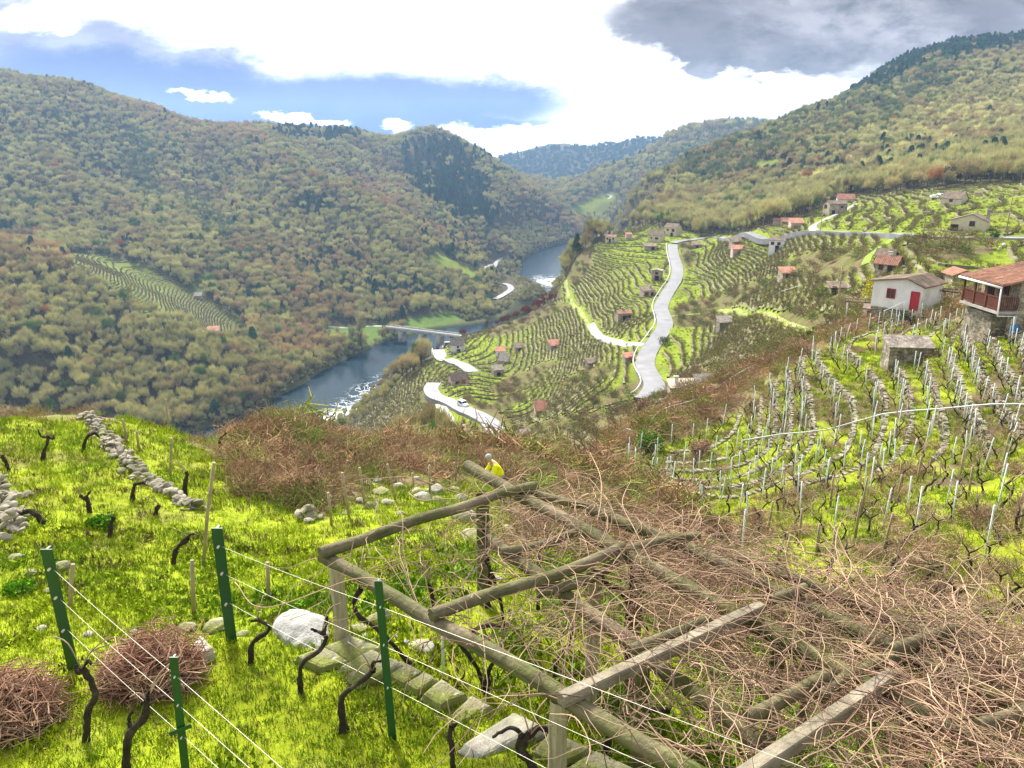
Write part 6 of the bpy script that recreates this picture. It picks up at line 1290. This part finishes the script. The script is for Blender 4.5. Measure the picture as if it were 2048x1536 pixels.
# ------------------------------------------------------------------ bridge
zb = RIV+9.5
A_ = at_h(792, 655, zb); B_ = at_h(905, 669, zb); d = B_-A_; Lb = np.linalg.norm(d[:2])+14; root = empty('stone_bridge', ((A_[0]+B_[0])/2, (A_[1]+B_[1])/2, zb), math.atan2(d[1], d[0])); tag(root, 'low pale bridge on stone piers across the dark river', 'bridge')
M_br = mat('bridge_stone', (.42, .41, .36), .9, .2, .5, (.30, .30, .26), .55)
mk(root, 'deck', lambda mb: (mb.box((0, 0, -.4), (Lb, 5.2, .8))), M_br)
for s_ in (-1, 1): mk(root, 'parapet', lambda mb: mb.box((0, s_*2.5, .5), (Lb, .28, .95)), M_wht if s_ < 0 else M_br)
piers = [-Lb*.30, -Lb*.02, Lb*.22]
for x in piers: mk(root, 'pier', lambda mb: (mb.box((x, 0, -5.6), (3.0, 5.4, 9.8)), mb.tube([(x, -2.7, -10.5), (x, -2.7, -2.2)], [1.5, 1.4], 8)), M_br)
xs = [-Lb/2+4]+piers+[Lb/2-6]
for x0, x1 in zip(xs[:-1], xs[1:]):
    def arch(mb):
        n_ = 14; w_ = (x1-x0)/2-1.4; cx = (x0+x1)/2; u = np.linspace(-1, 1, n_); zt_ = -.8; hz = -.95-3.2*(1-np.sqrt(np.clip(1-u**2, 0, 1)))
        V = [(cx+a*w_, y, z) for a, h_ in zip(u, hz) for y, z in ((-2.5, h_), (2.5, h_), (2.5, zt_), (-2.5, zt_))]; i = np.arange(n_-1)[:, None]*4; F = np.vstack([i+np.array([[a, (a+1) % 4, (a+1) % 4+4, a+4]]) for a in range(4)]); mb.add(V, F)
    mk(root, 'arch', arch, M_br)
# ------------------------------------------------------------------ vehicles
M_carw = mat('white_car_paint', (.80, .80, .82), .25, .03, spec=.6); M_tyre = mat('tyre_rubber', (.02, .02, .02), .8, .1); M_lamp = mat('head_lamp', (.7, .7, .72), .2, .05); M_redl = mat('tail_lamp', (.4, .02, .02), .3, .05)
def car(px, py, rz, label, van=True, y0=90, Lc=4.4, zl=.3):
    p = pick(px, py, y0); root = empty('white_van' if van else 'white_car', p+Vector((0, 0, zl)), rz); tag(root, label, 'van' if van else 'car')
    prof = [(-2.1, .35), (-2.15, .9), (-2.05, 1.75), (-1.9, 1.9), (.55, 1.9), (1.05, 1.35), (2.0, 1.05), (2.2, .75), (2.15, .35)] if van else [(-2.1, .35), (-2.15, .85), (-1.7, 1.0), (-1.2, 1.4), (.4, 1.42), (1.0, .98), (1.95, .85), (2.15, .65), (2.1, .35)]
    mb = MB(); n_ = len(prof); V = [(x, y*(.88 if z > 1.0 else 1), z) for y in (-.88, .88) for x, z in prof]; F = [np.array([(k, (k+1) % n_, (k+1) % n_+n_, k+n_) for k in range(n_)])]; mb.add(V, F); mb.f.append((np.array([np.arange(n_)]), False, 0)); mb.f.append((np.array([np.arange(n_)[::-1]+n_]), False, 0)); body = mb.build('body', M_carw, root)
    top = 1.8 if van else 1.32
    for s_ in (-1, 1): mk(root, 'side_window', lambda mb: mb.add([(-1.4, s_*.83, 1.08), (.75, s_*.83, 1.08), (.45, s_*.80, top), (-1.3, s_*.80, top)], np.array([(0, 1, 2, 3)])), M_glass)
    mk(root, 'windscreen', lambda mb: mb.add([(1.08, -.72, 1.38), (1.08, .72, 1.38), (.62, .68, 1.88), (.62, -.68, 1.88)] if van else [(1.02, -.7, 1.02), (1.02, .7, 1.02), (.46, .66, 1.42), (.46, -.66, 1.42)], np.array([(0, 1, 2, 3)])), M_glass)
    mk(root, 'rear_window', lambda mb: mb.add([(-2.16, -.7, 1.15), (-2.16, .7, 1.15), (-2.10, .68, 1.7), (-2.10, -.68, 1.7)] if van else [(-1.72, -.68, 1.02), (-1.72, .68, 1.02), (-1.25, .64, 1.38), (-1.25, -.64, 1.38)], np.array([(0, 1, 2, 3)])), M_glass)
    for s_ in (-1, 1):
        mk(root, 'headlight', lambda mb: mb.box((2.16, s_*.62, .78), (.08, .32, .18)), M_lamp); mk(root, 'tail_light', lambda mb: mb.box((-2.15, s_*.74, .95), (.06, .14, .4)), M_redl)
        for x in (-1.35, 1.4): w_ = mk(root, 'wheel', lambda mb: mb.tube([(x, s_*.72, .33), (x, s_*.93, .33)], .33, 16), M_tyre); mk(w_, 'rim', lambda mb: mb.tube([(x, s_*.90, .33), (x, s_*.945, .33)], .19, 8), M_lamp)
car(926, 815, -.95, 'white van driving on the lower road between the vineyards')
car(1871, 397, .1, 'white car parked left of the topmost stone house on the right', False, 200, zl=.1); car(1885, 398, .2, 'white van parked right beside the topmost stone house', True, 200, zl=.1)
# ------------------------------------------------------------------ monorail lines of the steep vineyards
M_mono = mat('monorail_steel', (.48, .54, .52), .5, .15, 1, (.34, .36, .33), .6)
def monorail(pix, label, y0, hgt=.7, r_=.05):
    P = [pick(px, py, y0) for px, py in pix]; Q = smooth_poly([(p.x, p.y) for p in P], 1.2); z = height(Q[:, 0], Q[:, 1]); k = np.ones(9)/9; z = np.convolve(np.pad(z, 4, 'edge'), k, 'valid')+hgt; Q3 = np.concatenate([Q, z[:, None]], 1); c = Q3[0]; root = empty('vineyard_monorail', c); tag(root, label, 'monorail')
    mk(root, 'rail', lambda mb: mb.tube(Q3-c, r_, 4), M_mono)
    mb = MB(); mb.tube([(0, 0, -1.6), (0, 0, 0)], .03, 4); pmesh = mb.data('support', M_mono)
    for q in Q3[::3][:90]: o = bpy.data.objects.new('support', pmesh); COL.objects.link(o); o.parent = root; o.location = q-c
monorail([(1205,893),(1260,872),(1320,840),(1400,805),(1480,762),(1560,718),(1620,690),(1680,662),(1735,636)], 'long pale monorail line along the left rim of the right vineyard', 45)
monorail([(1480,920),(1560,902),(1650,882),(1760,862),(1880,845),(1980,830),(2080,818)], 'pale green monorail line crossing the middle of the right vineyard', 30, .9, .045)
monorail([(1480,640),(1520,615),(1560,594),(1620,568)], 'thin grey monorail line on the slope above the grassy track', 90, .8, .07)
# ------------------------------------------------------------------ utility poles
for k, (px, py, h, lb) in enumerate([(1640,470,9,'wooden utility pole beside the lane junction below the far terraces'),(1846,472,9,'wooden utility pole left of the arched window house'),(2010,475,9,'wooden utility pole at the right end of the upper lane'),(1446,462,8,'thin utility pole on the wood edge right of the cream houses'),(1463,462,8,'thin utility pole on the wood edge, right neighbour of the first'),(1670,650,7,'grey utility pole left of the yellow tree'),(1935,672,5,'tall thin pole in the vines left of the balcony house')]):
    p = pick(px, py, 45 if py > 600 else 90); root = empty('utility_pole', p); tag(root, lb, 'utility pole'); mk(root, 'shaft', lambda mb: mb.tube([(0, 0, -1), (0, 0, h)], [.13, .09], 8), M_woodst if h > 6 else M_stake); mk(root, 'crossarm', lambda mb: mb.box((0, 0, h-.5), (1.1, .09, .09)), M_woodst)
# blue tarpaulin, water butt
p = pick(2017, 672, 30); mb = MB(); rock(mb, (0, 0, .35), (.62, .45, .95), 5, True); o = mb.build('blue_barrel_cover', mat('blue_tarpaulin', (.0, .24, .62), .5, .15, 3)); o.location = p+Vector((-.3, -.9, .1)); tag(o, 'bright blue tarpaulin bundle at the foot of the balcony house', 'tarpaulin')
for k, (px, py, lb) in enumerate([(1560,582,'small white bag beside the thin monorail line'),(2000,498,'white sack on the slope above the balcony house'),(2008,492,'second white sack on the slope above the balcony house')]): boulder(px, py, 8, .9, M_wht, lb, 200+k, .8, 60, 'white_sack', .2, 'sack')
boulder(1522,815,15,.6,M_whitest,'single pale round boulder on a grass terrace of the right vineyard',210,.8,40)
# green rounded bush and orange bush at the gully
def bush(px, py, w_px, h_r, colr, label, y0, seed, nq=2600, q=.12):
    p = pick(px, py, y0); mpp = (p.y*CT-p.z*ST)/FPX; R_ = w_px*mpp/2; root = empty('bush', p); tag(root, label, 'bush'); r = np.random.default_rng(seed); cs = []
    for k in range(16): a = r.random()*6.28; rr = r.random()**.5*R_*.7; c = np.array([math.cos(a)*rr, math.sin(a)*rr, R_*h_r*r.uniform(.3, 1.3)]); u = r.normal(size=(nq//16, 3)); u /= np.linalg.norm(u, axis=1)[:, None]; cs.append(c+u*R_*.42*r.random((nq//16, 1))**.35)
    c = np.vstack(cs); c[:, 2] = np.maximum(c[:, 2], 0); mb = MB(); mb.add(leaf_quads(c, r.uniform(.5, 1.4, len(c))*q, r, .4).reshape(-1, 3), np.arange(len(c)*4).reshape(-1, 4)); o = mb.build('crown', M_crown, root); face_shade(o.data, r.random(len(c))); o['tint'] = list(colr)
    mb = MB()
    for k in range(5): a = k*1.3; mb.tube([(0, 0, -.4), (math.cos(a)*R_*.3, math.sin(a)*R_*.3, R_*h_r*.6), (math.cos(a)*R_*.55, math.sin(a)*R_*.55, R_*h_r*1.1)], [.07, .05, .02], 5)
    mb.build('trunk', M_bark, root)
bush(1300,905,66,.9,(.12,.24,.02),'rounded bright green bush left of the first vineyard stakes',40,1); bush(1228,880,52,.8,(.42,.22,.12),'orange brown leafy bush in the gully',40,2); bush(1618,690,24,1.5,(.05,.13,.02),'narrow dark green bush at the end of the grassy track',70,3); bush(1329,690,26,.9,(.13,.15,.06),'round olive bush against the right edge of the road',120,4,1200,.2)
bush(1285,832,58,.8,(.26,.17,.11),'brown bush hiding the near end of the winding road',90,15,3400,.16); bush(1390,800,90,.5,(.30,.21,.13),'wide brown leafless bush by the monorail line below the long hut',60,5,4200,.08); bush(1455,760,90,.5,(.28,.22,.12),'wide tan bush hiding the long shed',70,6,4200,.1); bush(1400,905,50,.6,(.30,.18,.12),'reddish brown bush at the left corner of the right vineyard',40,7,3000,.06); bush(1815,645,36,.8,(.09,.10,.045),'dark bare bush below the steps of the white house',55,8,1800,.08); bush(1965,665,38,.5,(.14,.09,.07),'brown bramble heap at the corner of the balcony house',40,9,1800,.06); bush(1990,478,26,.8,(.04,.11,.02),'dark green round bush below the upper lane',90,10,1400,.12)
bush(205,1052,60,.35,(.10,.24,.012),'low patch of lush dark green leafy weeds on the left terrace',6,11,2200,.035); bush(40,1185,60,.4,(.13,.30,.012),'bright green leafy weeds at the left edge',5,12,2200,.03); bush(695,935,24,1.2,(.20,.30,.03),'small yellow green bush in the brown scrub',10,13,1200,.03); bush(1010,955,34,1,(.12,.28,.012),'leafy green shrub just behind the person in yellow',12,14,1200,.04)
# bare poplar and other single trees on the far river bank
def single(kind, px, py, h_px, tint, label, y0, k=0):
    p = pick(px, py, y0); mpp = (p.y*CT-p.z*ST)/FPX; _, tm_, cm_ = PROTO[kind][k]; root = empty({'pine': 'conifer_tree', 'umbrella': 'pine_tree', 'slim': 'poplar_tree', 'round': 'deciduous_tree'}[kind], p, k*1.7); root.scale = (h_px*mpp/9.5,)*3; tag(root, label, 'tree')
    for nm, me_ in (('trunk', tm_), ('crown', cm_)): c_ = bpy.data.objects.new(nm, me_); COL.objects.link(c_); c_.parent = root; c_['tint'] = list(tint)
single('slim',722,700,66,(.42,.38,.2),'tall pale fan-shaped bare tree on the left river bank',300,1); single('slim',705,700,50,(.36,.36,.18),'slimmer pale bare tree left of the tall fan-shaped one',300,0); single('round',765,655,40,(.4,.4,.2),'pale round bare tree behind the left end of the bridge',300,2)
single('umbrella',134,165,22,(.05,.09,.05),'tallest pine on the left skyline',700,0); single('pine',52,150,18,(.05,.09,.05),'left one of two conifers on the far left skyline',700,0); single('pine',66,152,17,(.05,.09,.05),'right one of two conifers on the far left skyline',700,1); single('pine',446,246,13,(.04,.1,.06),'left of the two tiny conifers at the skyline saddle',800,1); single('pine',453,246,13,(.04,.1,.06),'right of the two tiny conifers at the skyline saddle',800,2)
single('umbrella',1718,158,20,(.05,.09,.05),'lone pine sticking out of the right mountain skyline',700,1); single('pine',508,700,50,(.08,.17,.06),'dark green conifer in front of the left bank terraces',300,2); single('umbrella',1655,185,20,(.06,.1,.05),'dark pine low on the right mountain skyline',700,0)
# ------------------------------------------------------------------ person in yellow
pz = pick(1004, 1008, 8); root = empty('person', pz, -1.3); root.scale = (.86, .86, .86); tag(root, 'person in a yellow high-visibility jacket bending down behind the far end of the pergola', 'person')
def skin(name, J, E, R_, m_, sub=2, parent=root):
    me = bpy.data.meshes.new(name); me.from_pydata(J, E, []); o = bpy.data.objects.new(name, me); COL.objects.link(o); o.modifiers.new('skin', 'SKIN'); s_ = o.modifiers.new('sub', 'SUBSURF'); s_.levels = sub; s_.render_levels = sub
    for v_, rr in zip(me.skin_vertices[0].data, R_): v_.radius = (rr, rr*.85)
    me.skin_vertices[0].data[0].use_root = True; me.materials.append(m_); o.parent = parent; return o
M_skin = mat('skin', (.45, .27, .2), .6, .05); M_hv = mat('high_visibility_yellow', (.80, .82, .0), .6, .1, 6); M_trs = mat('dark_trousers', (.03, .035, .045), .8, .2, 5); M_cap = mat('grey_hair', (.35, .35, .36), .8, .2, 10)
J = [(0, 0, .92), (0, -.10, 1.12), (0, -.26, 1.34), (0, -.34, 1.44), (0, -.40, 1.52), (0, -.45, 1.62), (-.19, -.26, 1.36), (-.26, -.38, 1.10), (-.20, -.58, .95), (-.19, -.66, .90), (.19, -.26, 1.36), (.27, -.36, 1.08), (.20, -.56, .90), (.18, -.64, .85), (-.10, 0, .88), (-.12, -.06, .48), (-.12, .02, .08), (-.12, -.14, .03), (.10, 0, .88), (.13, -.02, .48), (.13, .08, .08), (.13, -.08, .03)]
E = [(0, 1), (1, 2), (2, 3), (3, 4), (4, 5), (2, 6), (6, 7), (7, 8), (8, 9), (2, 10), (10, 11), (11, 12), (12, 13), (0, 14), (14, 15), (15, 16), (16, 17), (0, 18), (18, 19), (19, 20), (20, 21)]
Rr = [.13, .13, .14, .06, .095, .085, .065, .045, .032, .035, .065, .045, .032, .035, .09, .06, .04, .035, .09, .06, .04, .035]; skin('body', J, E, Rr, M_skin)
skin('jacket', [J[i] for i in (0, 1, 2, 6, 7, 8, 10, 11, 12)], [(0, 1), (1, 2), (2, 3), (3, 4), (4, 5), (2, 6), (6, 7), (7, 8)], [.165, .165, .175, .09, .07, .05, .09, .07, .05], M_hv)
skin('trousers', [(0, 0, .93)]+[J[i] for i in (14, 15, 16, 18, 19, 20)], [(0, 1), (1, 2), (2, 3), (0, 4), (4, 5), (5, 6)], [.145, .11, .08, .06, .11, .08, .06], M_trs)
mb = MB(); v = IV3.copy(); v[:, 2] = np.maximum(v[:, 2], -.25); mb.add(v*np.array([.098, .112, .105])+np.array([0, -.41, 1.60]), IF3, True); mb.build('hair', M_cap, root)
# ------------------------------------------------------------------ haze
mb = MB(); zl_, zh_ = float(GZ.min())-1.2, float(GZ.max())+24; mb.box((0, 1660, (zl_+zh_)/2), (7000, 3400, zh_-zl_)); print('HAZEBOX', zl_, zh_); hz = mb.build('haze', None or mat('haze_air', (1, 1, 1))); hz['kind'] = 'stuff'
hm = hz.data.materials[0]; t = NT(hm.node_tree); t.n.clear(); pv = t.node('ShaderNodeVolumePrincipled'); pv.inputs['Color'].default_value = (.38, .62, 1, 1); pv.inputs['Density'].default_value = HAZE = .00014; pv.inputs['Anisotropy'].default_value = .3
om = t.node('ShaderNodeOutputMaterial'); t.l.new(pv.outputs[0], om.inputs['Volume'])
